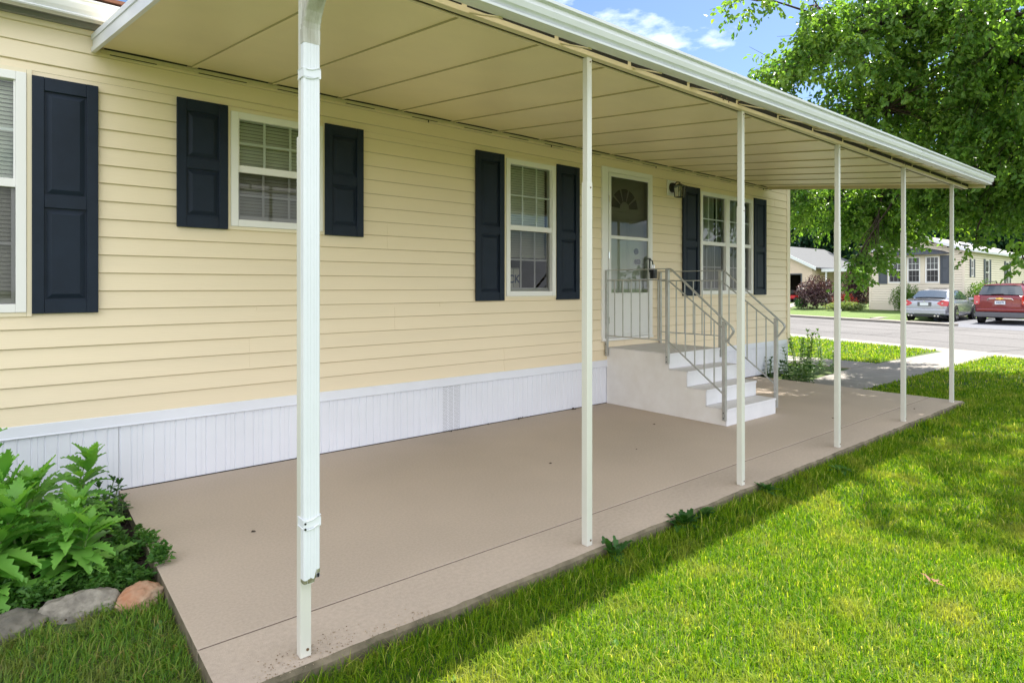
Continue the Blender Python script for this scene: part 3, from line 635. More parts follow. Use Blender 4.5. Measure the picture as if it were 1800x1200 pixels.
# ------------------------------------------------------------------ the awning
aw = empty('patio_awning', (4.7, -2.6, 0), label='long cream aluminium patio awning on six slim posts along the front of the home', cat='awning')
def zpan(x, y): s = 0.118; return 2.955 + s * y           # y negative outwards
def skew(x, y): return x + max(0, (3.0 - x) / 2.6) * 0.085 * abs(y)
AX0, AX1, AY = 0.385, 9.13, -2.78
POSTX = [0.822, 2.342, 3.880, 5.436, 7.000, 8.590]
def awning():
    mb = MB(); xs = []; k = 0
    x = AX0
    while x < AX1 - 0.02: xs.append(x); x += 0.5615
    xs.append(AX1)
    def P(x, y, dz): return (skew(x, y), y, zpan(x, y) + dz)
    for a, b in zip(xs, xs[1:]):
        # flat tray, then the folded lip of the next tray
        ins = [(a + 0.0, 0.0), (a + 0.0022, -0.010), (a + 0.022, -0.010), (a + 0.023, -0.005), (a + 0.042, -0.005), (a + 0.043, 0.0), ((a + b) / 2, 0.0025), (b, 0.0)]
        if a == xs[0]: ins = [(a, 0.0), ((a + b) / 2, 0.0025), (b, 0)]
        ny = 6
        for si, ((xa, za), (xb, zb)) in enumerate(zip(ins, ins[1:])):
            mb.cur = 1 if si == 0 and a != xs[0] else 0
            for j in range(ny):
                y0, y1 = -0.05 + (AY + 0.05) * j / ny, -0.05 + (AY + 0.05) * (j + 1) / ny
                mb.add([P(xa, y0, za), P(xb, y0, zb), P(xb, y1, zb), P(xa, y1, za)], [(0, 3, 2, 1)])
    mb.cur = 0
    # top skin
    mb.add([P(AX0, -0.02, 0.055), P(AX1, -0.02, 0.055), P(AX1, AY, 0.055), P(AX0, AY, 0.055)], [(0, 1, 2, 3)])
    for x in np.arange(AX0 + 0.28, AX1, 0.2807):
        mb.add([P(x, -0.02, 0.056), P(x + 0.03, -0.02, 0.056), P(x + 0.03, AY, 0.056), P(x, AY, 0.056), P(x, -0.02, 0.07), P(x + 0.03, -0.02, 0.07), P(x + 0.03, AY, 0.07), P(x, AY, 0.07)], [(4, 5, 6, 7), (0, 1, 5, 4), (1, 2, 6, 5), (2, 3, 7, 6), (3, 0, 4, 7)])
    # dark gap at the outer end between the tray and the gutter
    mb.build('roof_pan', ['pan', 'seam'], aw, recalc=False)
    # wall hanger; black strips draw the shaded gap at the pan end
    mb = MB(); mb.box(AX0 + 0.03, 9.1, -0.026, -0.016, 2.920, 2.946); mb.build('wall_hanger', 'beam', aw)
    mb = MB()
    for a, b in zip(xs, xs[1:]):
        p = a + 0.05
        if p + 0.1 > 9.1: continue
        e = min(b - 0.02, 9.09) 
        mb.box(p, e, -0.0495, -0.016, 2.9475, 2.9535)
        q0 = p + random.random() * 0.1; mb.box(q0, q0 + 0.25 + random.random() * 0.15, -0.0275, -0.018, 2.9175, 2.9205)
        if random.random() < 0.3: q = p + random.random() * 0.4; mb.box(q, q + 0.006, -0.0275, -0.018, 2.897, 2.9205)
    build_each(mb, 'dark_strip', 'gap', aw)
    # near and far side fascia (moulded in three bands)
    def fascia(x, sgn, name):
        for lo, hi, t in ((-0.050, -0.014, 0.020), (-0.014, 0.036, 0.014), (0.036, 0.072, 0.020)):
            pass
        m_ = MB()
        for lo, hi, t in ((-0.040, -0.008, 0.022), (-0.0075, 0.040, 0.014), (0.0405, 0.075, 0.022)):
            rings = []
            for y in (-0.02, -0.7, -1.4, -2.1, AY - 0.02):
                xx = skew(x, y); zz = zpan(x, y); rings.append([(xx, y, zz + lo), (xx + sgn * t, y, zz + lo), (xx + sgn * t, y, zz + hi), (xx, y, zz + hi)])
            m_.loft(rings)
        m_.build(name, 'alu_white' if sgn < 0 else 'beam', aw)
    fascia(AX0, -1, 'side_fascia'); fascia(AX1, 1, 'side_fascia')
    # beam over the posts: face plus darker lower lip
    zb = 2.592; mb = MB()
    def xz(x): return zpan(x, -2.64)
    for a, b in ((0.55, 3.62), (3.623, 6.9), (6.903, AX1 - 0.02)):
        mb.add([(a, -2.635, zb), (b, -2.635, zb), (b, -2.635, xz(b) - 0.003), (a, -2.635, xz(a) - 0.003), (a, -2.631, zb), (b, -2.631, zb), (b, -2.631, xz(b) - 0.003), (a, -2.631, xz(a) - 0.003)],
               [(0, 1, 2, 3), (4, 7, 6, 5), (0, 4, 5, 1), (3, 2, 6, 7), (0, 3, 7, 4), (1, 5, 6, 2)])
        mb.box(a, b, -2.635, -2.60, zb - 0.003, zb); mb.box(a, b, -2.572, -2.568, zb, xz(a) - 0.02); mb.box(a, b, -2.58, -2.5685, zb - 0.004, zb - 0.001)
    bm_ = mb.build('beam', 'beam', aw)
    mb = MB()
    for a, b in zip(xs, xs[1:]):
        a2 = max(a, 0.56); b2 = min(b, AX1 - 0.02)
        mb.add([(a2 + 0.03, -2.6375, xz(a2) - 0.030), (b2, -2.6375, xz(b2) - 0.030), (b2, -2.6375, xz(b2) + 0.001), (a2 + 0.03, -2.6375, xz(a2) + 0.001), (a2 + 0.03, -2.6352, xz(a2) - 0.030), (b2, -2.6352, xz(b2) - 0.030), (b2, -2.6352, xz(b2) + 0.001), (a2 + 0.03, -2.6352, xz(a2) + 0.001)], [(0, 1, 2, 3), (4, 7, 6, 5), (0, 4, 5, 1), (3, 2, 6, 7), (0, 3, 7, 4), (1, 5, 6, 2)])
    build_each(mb, 'beam_shade_strip', 'gap', bm_)  # black strips paint the shade of the open gap above the beam
    mb = MB(); mb.box(0.56, AX1 - 0.03, -2.5995, -2.581, zb + 0.002, zb + 0.006); mb.build('channel_shade_strip', 'gap', bm_)  # black strip stands in for the shade inside the open channel
    mb = MB()
    for bx in (3.62, 6.9):
        for dx, dz in ((-0.16, 0.025), (-0.045, 0.032), (-0.02, 0.018), (0.02, 0.032), (0.045, 0.015), (0.16, 0.028)): mb.disc((bx + dx, -2.635, zb + dz), (0, -1, 0), 0.0055, 0.003, 8)
    build_each(mb, 'bolt', 'screw', bm_)
    # closure between pan ends and gutter (in shade) with straps
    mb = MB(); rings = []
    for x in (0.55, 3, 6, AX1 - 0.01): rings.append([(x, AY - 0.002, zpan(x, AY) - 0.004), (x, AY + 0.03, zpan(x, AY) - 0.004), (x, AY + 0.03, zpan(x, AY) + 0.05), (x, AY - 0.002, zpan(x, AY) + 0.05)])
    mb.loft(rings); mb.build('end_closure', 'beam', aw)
    # gutter: moulded front, falls towards the near end
    def gzf(x): return 2.610 + 0.0112 * (x - 0.4)
    prof = [(-2.785, -0.085), (-2.82, -0.089), (-2.862, -0.090), (-2.864, -0.081), (-2.848, -0.078), (-2.850, -0.072), (-2.872, -0.058), (-2.882, -0.036), (-2.880, -0.014), (-2.898, -0.009), (-2.900, 0.004), (-2.890, 0.006), (-2.884, -0.004), (-2.868, -0.02), (-2.85, -0.045), (-2.84, -0.066), (-2.785, -0.072)]
    def piece(x0, x1, name, grow=0.0):
        m_ = MB(); rings = []
        for x in np.linspace(x0, x1, 3): rings.append([(x, y + (grow if y > -2.8 else -grow), gzf(x) + z * (1 + grow * 12)) for y, z in prof])
        m_.loft(rings); return m_
    g = MB()
    for x0, x1 in ((0.45, 3.30), (3.31, 6.62), (6.63, AX1 + 0.03)):
        q = piece(x0, x1, 'g'); g.add(q.v, q.f)
    go = g.build('gutter', 'alu_white', aw)
    sm = MB()
    for x in (3.305, 6.625): piece(x - 0.012, x + 0.012, 'g', 0.0025).build('gutter_joint', 'alu_white', go)
    sm = MB(); pr = [(y, z) for y, z in prof[:10]] + [(-2.785, 0.004)]
    for xx in (0.449, AX1 + 0.031): sm.add([(xx, y, gzf(xx) + z) for y, z in pr] + [(xx + 0.002, y, gzf(xx) + z) for y, z in pr], [tuple(range(len(pr))), tuple(range(2 * len(pr) - 1, len(pr) - 1, -1))])
    build_each(sm, 'gutter_end_cap', 'alu_white', go)
    sm = MB(); x = 1.0
    while x < AX1: sm.rbar((x, -2.635, gzf(x) - 0.03), (x + 0.05, -2.79, gzf(x) - 0.09), 0.022, 0.004); x += 0.56
    build_each(sm, 'gutter_strap', 'beam', go)
    # posts: lower sleeve, slightly slimmer upper tube
    for i, px in enumerate(POSTX):
        m_ = MB(); h = 0.0205; zj = 1.93
        m_.box(px - h, px + h, -2.6 - h, -2.6 + h, 0.0, zj)
        po = m_.build('post', 'post', aw, bevel=0.003)
        m_ = MB(); h2 = 0.0175; m_.box(px - h2 + 0.002, px + h2 + 0.002, -2.6 - h2, -2.6 + h2, zj, zb + (0.0 if i else 0.0)); m_.build('upper_tube', 'post', po, bevel=0.002)
        m_ = MB(); m_.disc((px + 0.006, -2.6 - h, 0.028), (0, -1, 0), 0.0055, 0.002, 10); m_.disc((px + 0.006, -2.6 - h, zj - 0.03), (0, -1, 0), 0.0045, 0.0025, 8); m_.disc((px + 0.006, -2.6 - h2, zb - 0.025), (0, -1, 0), 0.004, 0.0025, 8); build_each(m_, 'screw', 'screw', po)
    # downspout strapped to the first post
    px = POSTX[0]; x0, x1, y0, y1 = px - 0.0195, px + 0.0415, -2.6525, -2.621
    def spout_ring(z, s=1.0, dy=0.0, cx=(x0 + x1) / 2, cy=(y0 + y1) / 2):
        hw, hd = (x1 - x0) / 2 * s, (y1 - y0) / 2 * s; r = []
        pts = [(-hw, hd), (-hw, -hd * 0.7), (-hw * 0.88, -hd)]
        for g_ in (-0.55, -0.2, 0.2, 0.55): pts += [(hw * (g_ - 0.04), -hd), (hw * g_, -hd + 0.0012), (hw * (g_ + 0.04), -hd)]
        pts += [(hw * 0.88, -hd), (hw, -hd * 0.7), (hw, hd)]
        return [(cx + a, cy + b + dy, z) for a, b in pts]
    m_ = MB(); rings = []
    for z in (0.285, 0.30, 0.34, 1.2, 2.30): rings.append(spout_ring(z))
    rings[0] = [(x, y, z + (0.03 if x > px + 0.02 else 0)) for x, y, z in rings[0]]
    m_.loft(rings); ds = m_.build('downspout', 'spout', aw)
    m_ = MB(); R_ = []
    for z, dy, s in ((2.265, 0, 1.06), (2.318, 0, 1.07), (2.322, -0.002, 1.0), (2.336, -0.004, 1.05), (2.340, -0.006, 0.99), (2.354, -0.012, 1.05), (2.358, -0.015, 0.99), (2.375, -0.024, 1.03), (2.405, -0.052, 1.0), (2.45, -0.11, 1.0), (2.48, -0.15, 1.0), (2.53, -0.175, 1.0), (2.545, -0.18, 1.0)):
        R_.append(spout_ring(z, s, dy))
    m_.loft(R_); m_.build('elbow', 'spout_dirty', ds, smooth=False)
    for z in (0.49, 2.14):
        m_ = MB()
        for dz in (0, 0.032):
            m_.tube([(x0 - 0.003, -2.60, z + dz), (x0 - 0.003, y0 + 0.004, z + dz), (x0 + 0.012, y0 - 0.005, z + dz - 0.006), (px + 0.012, y0 - 0.004, z + dz - 0.004), (px + 0.030, y0 - 0.005, z + dz + 0.005), (x1 + 0.003, y0 + 0.004, z + dz + 0.006), (x1 + 0.003, -2.61, z + dz + 0.006)], 0.0022, 6)
        m_.box(x0 - 0.003, x0 - 0.0005, y0, -2.60, z, z + 0.03); m_.box(x0 - 0.002, x1 + 0.002, y0 - 0.0022, y0 - 0.0008, z, z + 0.033)
        s_ = m_.build('strap', 'spout', ds)
    m_ = MB(); m_.disc((x0 + 0.004, y0 - 0.002, 0.508), (0, -1, 0), 0.004, 0.003); m_.disc((x0 + 0.004, y0 - 0.002, 0.488), (0, -1, 0), 0.004, 0.003); build_each(m_, 'rivet', 'black', ds)
    m_ = MB(); r0 = spout_ring(0.286, 1.012); m_.loft([[(x, y, z + (0.03 if x > px + 0.02 else 0)) for x, y, z in r0], [(x, y, z + (0.03 if x > px + 0.02 else 0) + 0.012 + 0.01 * abs(mnoise.noise((x * 200, y * 90, 0)))) for x, y, z in r0]], caps=False); m_.build('moss_edge', 'moss', ds)
awning()

# ------------------------------------------------------------------ entry steps with railings
st = empty('entry_steps', (5.9, -0.8, 0), label='white moulded entry steps with grey metal railings up to the front door', cat='steps')
def steps():
    x0, x1 = 5.392, 6.36; ys = [-0.905, -1.13, -1.355, -1.58]; zs = [0.662, 0.495, 0.332, 0.170]
    mb = MB(); prof = [(-0.012, 0.0), (-0.012, 0.650)]
    prof += [(ys[0] + 0.012, 0.650), (ys[0] + 0.012, zs[1] - 0.012), (ys[1] + 0.012, zs[1] - 0.012), (ys[1] + 0.012, zs[2] - 0.012), (ys[2] + 0.012, zs[2] - 0.012), (ys[2] + 0.012, zs[3] - 0.012), (ys[3] + 0.012, zs[3] - 0.012), (ys[3] + 0.012, 0.0)]
    n = len(prof); mb.add([(x0 + 0.002, y, z) for y, z in prof] + [(x1 - 0.002, y, z) for y, z in prof], [tuple(range(n)), tuple(range(2 * n - 1, n - 1, -1))] + [(i, (i + 1) % n, n + (i + 1) % n, n + i) for i in range(n)])
    mb.build('base', 'steps', st, bevel=0.004)
    for i in range(4):
        yb = -0.012 if i == 0 else ys[i - 1]
        mb = MB(); mb.box(x0 + 0.0, x1, ys[i] - 0.006, yb - (0 if i == 0 else 0.002), zs[i] - 0.012, zs[i])
        mb.build('landing' if i == 0 else 'tread', 'tread', st, bevel=0.003)
        zl = 0.0 if i == 3 else zs[i + 1] + 0.001
        mb = MB(); mb.box(x0 - 0.001, x1 + 0.001, ys[i] - 0.002, ys[i] + 0.010, zl + 0.001, zs[i] - 0.0125); mb.box(x0 - 0.001, x1 + 0.001, ys[i] - 0.010, ys[i] - 0.0065, zs[i] - 0.022, zs[i] - 0.0005); mb.build('riser', 'riser', st, bevel=0.002)
    for xr, sg in ((5.366, -1), (6.388, 1)):
        yw, yp, ye = (-0.04, -0.90, -1.572)
        zt = 1.565; ze = 1.035
        mb = MB(); W = 0.030
        mb.box(xr - 0.016, xr + 0.016, yw - W / 2, yw + W / 2, 0.565 if sg < 0 else 0.55, zt); ra = mb.build('railing', 'rail', st, bevel=0.002)
        mb = MB(); mb.box(xr - 0.017, xr + 0.017, yp - 0.018, yp + 0.018, 0.552, zt); mb.build('newel_post', 'rail', ra, bevel=0.002)
        mb = MB(); mb.box(xr - 0.017, xr + 0.017, ye - 0.018, ye + 0.018, 0.06, ze); mb.build('newel_post', 'rail', ra, bevel=0.002)
        mb = MB(); H_ = 0.009
        mb.rbar((xr, -0.01, zt + 0.004), (xr, yp - 0.03, zt + 0.004), 0.036, H_)
        mb.rbar((xr, yp - 0.028, zt + 0.004), (xr, yp - 0.06, zt - 0.012), 0.036, H_)
        mb.rbar((xr, yp - 0.058, zt - 0.011), (xr, ye - 0.085, 0.975), 0.036, H_)
        mb.rbar((xr, ye - 0.083, 0.978), (xr, ye - 0.100, 0.945), 0.036, H_); mb.rbar((xr, ye - 0.100, 0.947), (xr, ye - 0.085, 0.915), 0.036, H_)
        mb.rbar((xr, ye - 0.087, 0.918), (xr, ye - 0.018, 0.83), 0.034, H_); mb.build('handrail', 'rail', ra, bevel=0.001)
        mb = MB(); b = 0.0125
        z1_, z0_ = 1.452, 0.800
        mb.rbar((xr, yw, z1_), (xr, yp, z1_), b, b); mb.rbar((xr, yw, z0_), (xr, yp, z0_), b, b)
        mb.rbar((xr, yp, z1_), (xr, ye, 0.955), b, b); mb.rbar((xr, yp, z0_), (xr, ye, 0.310), b, b); mb.build('rail_bar', 'rail', ra)
        for i in range(1, 7):
            y = yw + (yp - yw) * i / 7; mb = MB(); mb.box(xr - 0.005, xr + 0.005, y - 0.005, y + 0.005, z0_, z1_); mb.build('baluster', 'rail', ra)
        for i in range(1, 6):
            f = i / 6; y = yp + (ye - yp) * f; mb = MB(); mb.box(xr - 0.005, xr + 0.005, y - 0.005, y + 0.005, z0_ + (0.310 - z0_) * f, z1_ + (0.955 - z1_) * f); mb.build('baluster', 'rail', ra)
        mb = MB()
        for (y, z) in ((yw, 0.60), (yw, 0.70), (yp, 0.575), (yp, 0.625), (ye, 0.085), (ye, 0.135)): mb.disc((xr + sg * 0.017, y, z), (sg, 0, 0), 0.006, 0.004, 8)
        build_each(mb, 'bolt', 'trim_dark', ra)
steps()

# ------------------------------------------------------------------ lawn
F2 = np.array([math.cos(R(50.7)), math.sin(R(50.7))]); R2 = np.array([F2[1], -F2[0]])
def blades(name, P, h, w, m, lean=0.5, z0=-0.073, **k):
    n = len(P); a = rng.uniform(0, 2 * np.pi, n); d = np.stack([np.cos(a), np.sin(a), np.zeros(n)], 1); s = np.stack([-np.sin(a), np.cos(a), np.zeros(n)], 1)
    H = (h * rng.uniform(0.5, 1.25, n))[:, None]; W = (w * rng.uniform(0.7, 1.3, n))[:, None] / 2; le = (lean * rng.uniform(0.1, 1.6, n))[:, None]
    p = np.concatenate([P, np.full((n, 1), z0)], 1); z = np.array([0, 0, 1.0])
    mid = p + z * H * 0.55 + d * H * le * 0.25; tip = p + z * H * (1 - 0.18 * le) + d * H * le
    v = np.stack([p - s * W, p + s * W, mid + s * W * 0.8, mid - s * W * 0.8, tip], 1)
    return np_mesh(name, v, [(0, 1, 2, 3), (3, 2, 4)], m, rng.random(n), **k)
def in_view(P, margin=0.5):
    q = P - np.array([CAM.x, CAM.y]); d = q @ F2; r = q @ R2
    return (d > 1.6) & (np.abs(r) < d * (0.851 + margin) + 0.35)
def depth(P): return (P - np.array([CAM.x, CAM.y])) @ F2
def field(x0, x1, y0, y1, dens): n = int((x1 - x0) * (y1 - y0) * dens); return np.stack([rng.uniform(x0, x1, n), rng.uniform(y0, y1, n)], 1)
def lawn():
    out = []
    def ok(P):
        x, y = P[:, 0], P[:, 1]; s = (x - P0[0]) * NV[0] + (y - P0[1]) * NV[1]
        m = (s < -0.01)
        m &= ~((x > 0.50) & (x < 8.82) & (y > -2.672))                      # patio
        m &= ~((x > 8.7) & (y > -1.43) & (y < -0.37) & (x < 16.3))
        m &= ~((x > 11.35) & (x < 12.55) & (y > -0.6))
        m &= ~((x > 8.7) & (x < 11.4) & (y > -0.7))
        m &= ~((x < 0.55) & (y > -1.62))
        return m & in_view(P)
    spec = [(0.3, 6.5, -8.5, -2.66, 14000, 1.6, 3.6, 0.052, 0.0038), (0.3, 9.5, -10, -2.0, 8200, 3.6, 5.6, 0.055, 0.0055), (2, 13, -12, -0.9, 3600, 5.6, 8.5, 0.058, 0.0085), (5, 18, -13, 6, 950, 8.5, 13, 0.062, 0.013), (10, 19, -6, 8, 420, 13, 22, 0.065, 0.02)]
    Ps, Hs, Ws = [], [], []
    for x0, x1, y0, y1, dn, d0, d1, h, w in spec:
        P = field(x0, x1, y0, y1, dn); dd = depth(P); P = P[(dd >= d0) & (dd < d1)]; P = P[ok(P)]
        # lush / thin patches
        hv = np.array([0.75 + 0.5 * mnoise.noise((p[0] * 2.3, p[1] * 2.3, 0.0)) + 0.25 * mnoise.noise((p[0] * 9, p[1] * 9, 5.0)) for p in P])
        edge = np.clip(1 - np.abs(P[:, 1] + 2.75) / 0.18, 0, 1) * (P[:, 0] > 0.5) * (P[:, 0] < 9)
        Ps.append(P); Hs.append(h * (0.55 + 0.42 * hv) * (1 + 0.55 * edge)); Ws.append(np.full(len(P), w))
    P = np.concatenate(Ps); H = np.concatenate(Hs); W = np.concatenate(Ws)
    left = (P[:, 0] < 0.62)
    o = blades('lawn_grass', P[~left], H[~left], W[~left], 'grass', lean=0.75, kind='stuff', label='sunlit mown lawn grass beside the patio slab', cat='grass')
    P3 = field(-1.6, 0.53, -3.4, -1.57, 9000); P3 = P3[(P3[:, 0] < 0.515) | (P3[:, 1] < -2.67)]
    keep = np.array([mnoise.noise((p[0] * 3.5, p[1] * 3.5, 2.0)) > -0.42 for p in P3]); P3 = P3[keep & in_view(P3)]
    blades('rough_grass', P3, 0.05, 0.0045, 'grass_dry', lean=0.9, kind='stuff', label='patchy brownish grass below the border stones', cat='grass')
    P4 = field(28, 49, 3, 22, 26); P4 = P4[np.array([sdist(*p) > 10.8 and not (p[1] < 5.9 and p[0] < 37.5) and not (p[0] > 36 and p[1] < 8.6) for p in P4])]
    z4 = np.array([gz(*p) for p in P4])
    # clover leaves and weeds low in the lawn
    Pc = field(1, 8, -6.5, -2.75, 60); Pc = Pc[ok(Pc)]; pos = np.concatenate([Pc, rng.uniform(-0.10, -0.06, (len(Pc), 1))], 1)
    d = rng.normal(size=(len(Pc), 3)); d[:, 2] = 0.3
    leaves('clover', pos, 0.03, 0.022, 'leaf_weed', dirs=d, kind='stuff', label='small broad clover leaves low in the lawn', cat='clover')
lawn()

# ------------------------------------------------------------------ planting bed at the near corner
def bed():
    mb = MB(); n = 26
    xs = np.linspace(-3.2, 0.52, n); ys = np.linspace(-1.57, 0.0, 16); v = []
    for y in ys:
        for x in xs: v.append((x, y, -0.085 + 0.02 * min(1, (y + 1.57) * 4) + 0.012 * mnoise.noise((x * 6, y * 6, 0))))
    f = [(j * n + i, j * n + i + 1, (j + 1) * n + i + 1, (j + 1) * n + i) for j in range(15) for i in range(n - 1)]
    mb.add(v, f); struct(mb.build('mulch_ground', 'mulch', smooth=True))
    # bark chips
    P = field(-0.9, 0.5, -1.6, -0.05, 2600); nn = len(P); pos = np.concatenate([P, rng.uniform(-0.075, -0.055, (nn, 1))], 1); d = rng.normal(size=(nn, 3)); d[:, 2] *= 0.25
    leaves('bark_mulch', pos, 0.035, 0.014, 'litter_dark', dirs=d, kind='stuff', label='dark bark chips between the bed plants', cat='mulch')
leafmat('litter_dark', (0.018, 0.011, 0.008), (0.07, 0.045, 0.032), 0.05, 0.9)
bed()
def rock(name, loc, sz, m, rz, seed, label):
    import bmesh
    bm = bmesh.new(); bmesh.ops.create_icosphere(bm, subdivisions=5, radius=1.0)
    for v in bm.verts:
        p = v.co.copy(); n1 = mnoise.noise(p * 1.1 + Vector((seed, 0, 0))); n2 = mnoise.noise(p * 3.2 + Vector((0, seed, 0))); n3 = mnoise.noise(p * 8 + Vector((0, seed, 3)))
        n4 = mnoise.noise(p * 17 + Vector((seed, 2, 3))); q = max(abs(p.x * 0.9 + p.y * 0.35), abs(p.z * 1.05 - p.y * 0.3), abs(p.y)); f_ = 1 + 0.22 * (0.8 / q - 1); v.co = p * (f_ + 0.20 * n1 + 0.11 * n2 + 0.05 * n3 + 0.02 * n4); v.co = Vector((v.co.x * sz[0], v.co.y * sz[1], v.co.z * sz[2]))
    me = bpy.data.meshes.new(name); bm.to_mesh(me); bm.free(); me.materials.append(M[m]); me.polygons.foreach_set('use_smooth', [True] * len(me.polygons))
    o = bpy.data.objects.new(name, me); COL.objects.link(o); o.location = loc; o.rotation_euler = (0, 0, rz); tag(o, label=label, cat='rock', group='border stones')
rock('border_stone', (-0.05, -1.56, -0.07), (0.155, 0.10, 0.075), 'rock', 0.3, 3, 'dark grey border stone at the left edge of the picture')
rock('border_stone', (0.21, -1.535, -0.07), (0.150, 0.095, 0.085), 'rock_grey', -0.15, 11, 'pale grey pitted stone between two others below the bed')
rock('border_stone', (0.43, -1.62, -0.065), (0.098, 0.085, 0.072), 'rock_tan', 0.7, 23, 'orange and tan stone nearest the patio corner')

def toothed_leaf(mb, base, d, up, L, W, teeth=5, curl=0.35, rr=None):
    """lanceolate leaf with toothed margins, folded on its midrib and arching down"""
    d = Vector(d).normalized(); up = Vector(up); s = d.cross(up).normalized(); n = s.cross(d).normalized(); base = Vector(base)
    N_ = teeth * 2; mid = []; le = []; ri = []
    for i in range(N_ + 1):
        t = i / N_; c = base + d * (L * t) - Vector((0, 0, 1)) * (curl * L * t * t) 
        w = W * (math.sin(math.pi * min(1, (t ** 0.8) * 0.95 + 0.04)) ** 0.9) * (1.22 if i % 2 == 1 else 0.80)
        if t > 0.98: w = 0.001
        if t < 0.05: w = W * 0.12
        bk = -d * (0.05 * L if i % 2 == 1 else 0)
        mid.append(c); le.append(c - s * w + n * w * 0.32 - bk); ri.append(c + s * w + n * w * 0.32 - bk)
    k = len(mid); vs = mid + le + ri; fs = []
    for i in range(k - 1): fs += [(i, k + i, k + i + 1, i + 1), (i, i + 1, 2 * k + i + 1, 2 * k + i)]
    mb.add(vs, fs); return len(vs)
def plant(name, loc, H, nst, leafL, label, m='leaf_plant', seed=1, group='tall jagged leaved plants in the bed', cat='plant', spread=0.12, whorls=7, simple=False, teeth=5):
    rr = random.Random(seed); e = empty(name, loc, label=label, cat=cat, group=group)
    fo = MB(); stm = MB(); rnd = []
    for s_ in range(nst):
        a = rr.uniform(0, 6.28); r0 = rr.uniform(0, spread); b = Vector(loc) + Vector((math.cos(a) * r0, math.sin(a) * r0, 0)); h = H * rr.uniform(0.75, 1.05)
        ln = Vector((math.cos(a), math.sin(a), 0)) * h * rr.uniform(0.05, 0.22)
        pts = [b + ln * (t * t) + Vector((0, 0, h * t)) for t in (0, 0.25, 0.5, 0.75, 1)]
        stm.tube(pts, [0.006, 0.0055, 0.005, 0.004, 0.0025], 6)
        for i in range(whorls):
            t = 0.18 + 0.82 * i / (whorls - 1); p = b + ln * (t * t) + Vector((0, 0, h * t)); nl = 3 if i < whorls - 1 else 5
            for q in range(nl):
                w = rr.uniform(0, 6.28) if q == 0 else w + 6.28 / nl + rr.uniform(-0.4, 0.4)
                el = rr.uniform(0.05, 0.5) + 0.75 * (t ** 3); L = leafL * (1.1 - 0.45 * t) * rr.uniform(0.75, 1.15); dv = Vector((math.cos(w) * math.cos(el), math.sin(w) * math.cos(el), math.sin(el)))
                c = toothed_leaf(fo, p, dv, (0, 0, 1), L, L * rr.uniform(0.125, 0.175), teeth, rr.uniform(0.15, 0.55)); v = rr.random(); rnd += [v] * c
    f = fo.build('foliage', m, e, recalc=False, smooth=True)
    at = f.data.attributes.new('rnd', 'FLOAT', 'POINT'); at.data.foreach_set('value', rnd)
    build_each(stm, 'stem', 'stem', e); return e
plant('leafy_plant', (-0.20, -0.82, -0.07), 0.66, 3, 0.31, 'tallest jagged leaved plant cut by the left edge of the photo', seed=3, whorls=8, teeth=7)
plant('leafy_plant', (0.03, -1.00, -0.07), 0.50, 4, 0.31, 'bright green jagged plant in front of the tallest one', seed=8, whorls=7, teeth=7)
plant('leafy_plant', (0.17, -0.60, -0.07), 0.46, 3, 0.26, 'upright jagged plant against the white skirting', seed=14, whorls=8, teeth=7)
plant('leafy_plant', (0.16, -1.16, -0.07), 0.34, 3, 0.28, 'low broad leaved plant just behind the pale grey stone', seed=21, whorls=7, teeth=7)
plant('leafy_plant', (-0.12, -1.18, -0.07), 0.42, 3, 0.30, 'jagged plant behind the dark stone at the left edge', seed=29, whorls=8, teeth=7)
plant('leafy_plant', (-0.34, -0.50, -0.07), 0.72, 3, 0.25, 'back plant by the skirting beside the left photo edge', seed=35, whorls=8, teeth=7)
plant('dark_leaf_plant', (0.36, -0.26, -0.07), 0.20, 5, 0.11, 'dark low plant at the skirting beside the patio corner', m='leaf_dark', seed=41, group='low bed plants', spread=0.12, whorls=5, teeth=3)
plant('dark_leaf_plant', (0.42, -0.55, -0.07), 0.17, 6, 0.09, 'small pointed leaved plant overlapping the patio side edge', m='leaf_weed', seed=44, group='low bed plants', spread=0.12, whorls=6, teeth=3)
plant('dark_leaf_plant', (0.30, -0.80, -0.07), 0.15, 4, 0.12, 'low plant with a few broad leaves above the bare mulch', m='leaf_weed', seed=48, group='low bed plants', spread=0.14, whorls=4, teeth=3)
def groundcover():
    Ps = []
    for cx, cy, r, n in ((0.40, -1.12, 0.17, 1500), (0.46, -1.36, 0.12, 1000), (0.30, -1.33, 0.15, 1300), (-0.05, -1.35, 0.16, 1200), (0.47, -0.85, 0.07, 500), (0.12, -1.34, 0.12, 500), (0.55, -1.42, 0.04, 90)):
        a = rng.uniform(0, 6.28, n); q = r * np.sqrt(rng.random(n)); zz = np.array([mnoise.noise(((cx + u_) * 9, (cy + v_) * 9, 0.0)) for u_, v_ in zip(q * np.cos(a), q * np.sin(a))])
        k_ = zz > -0.22; Ps.append(np.stack([cx + q * np.cos(a), cy + q * np.sin(a), -0.07 + (0.05 + 0.12 * np.clip(zz, -0.3, 0.6)) * (0.3 + 0.7 * rng.random(n))], 1)[k_])
    P = np.concatenate(Ps); P = P[P[:, 0] < 0.60]; P[:, 2] += np.where(P[:, 0] > 0.5, 0.07, 0)
    d = rng.normal(size=(len(P), 3)); d[:, 2] = np.abs(d[:, 2]) * 0.5
    leaves('groundcover', P, rng.uniform(0.014, 0.040, len(P)), 0.6 * np.full(len(P), 0.026), 'leaf_weed', dirs=d, kind='stuff', label='fine leaved creeping weeds spilling over the stones and slab edge', cat='ground cover')
groundcover()
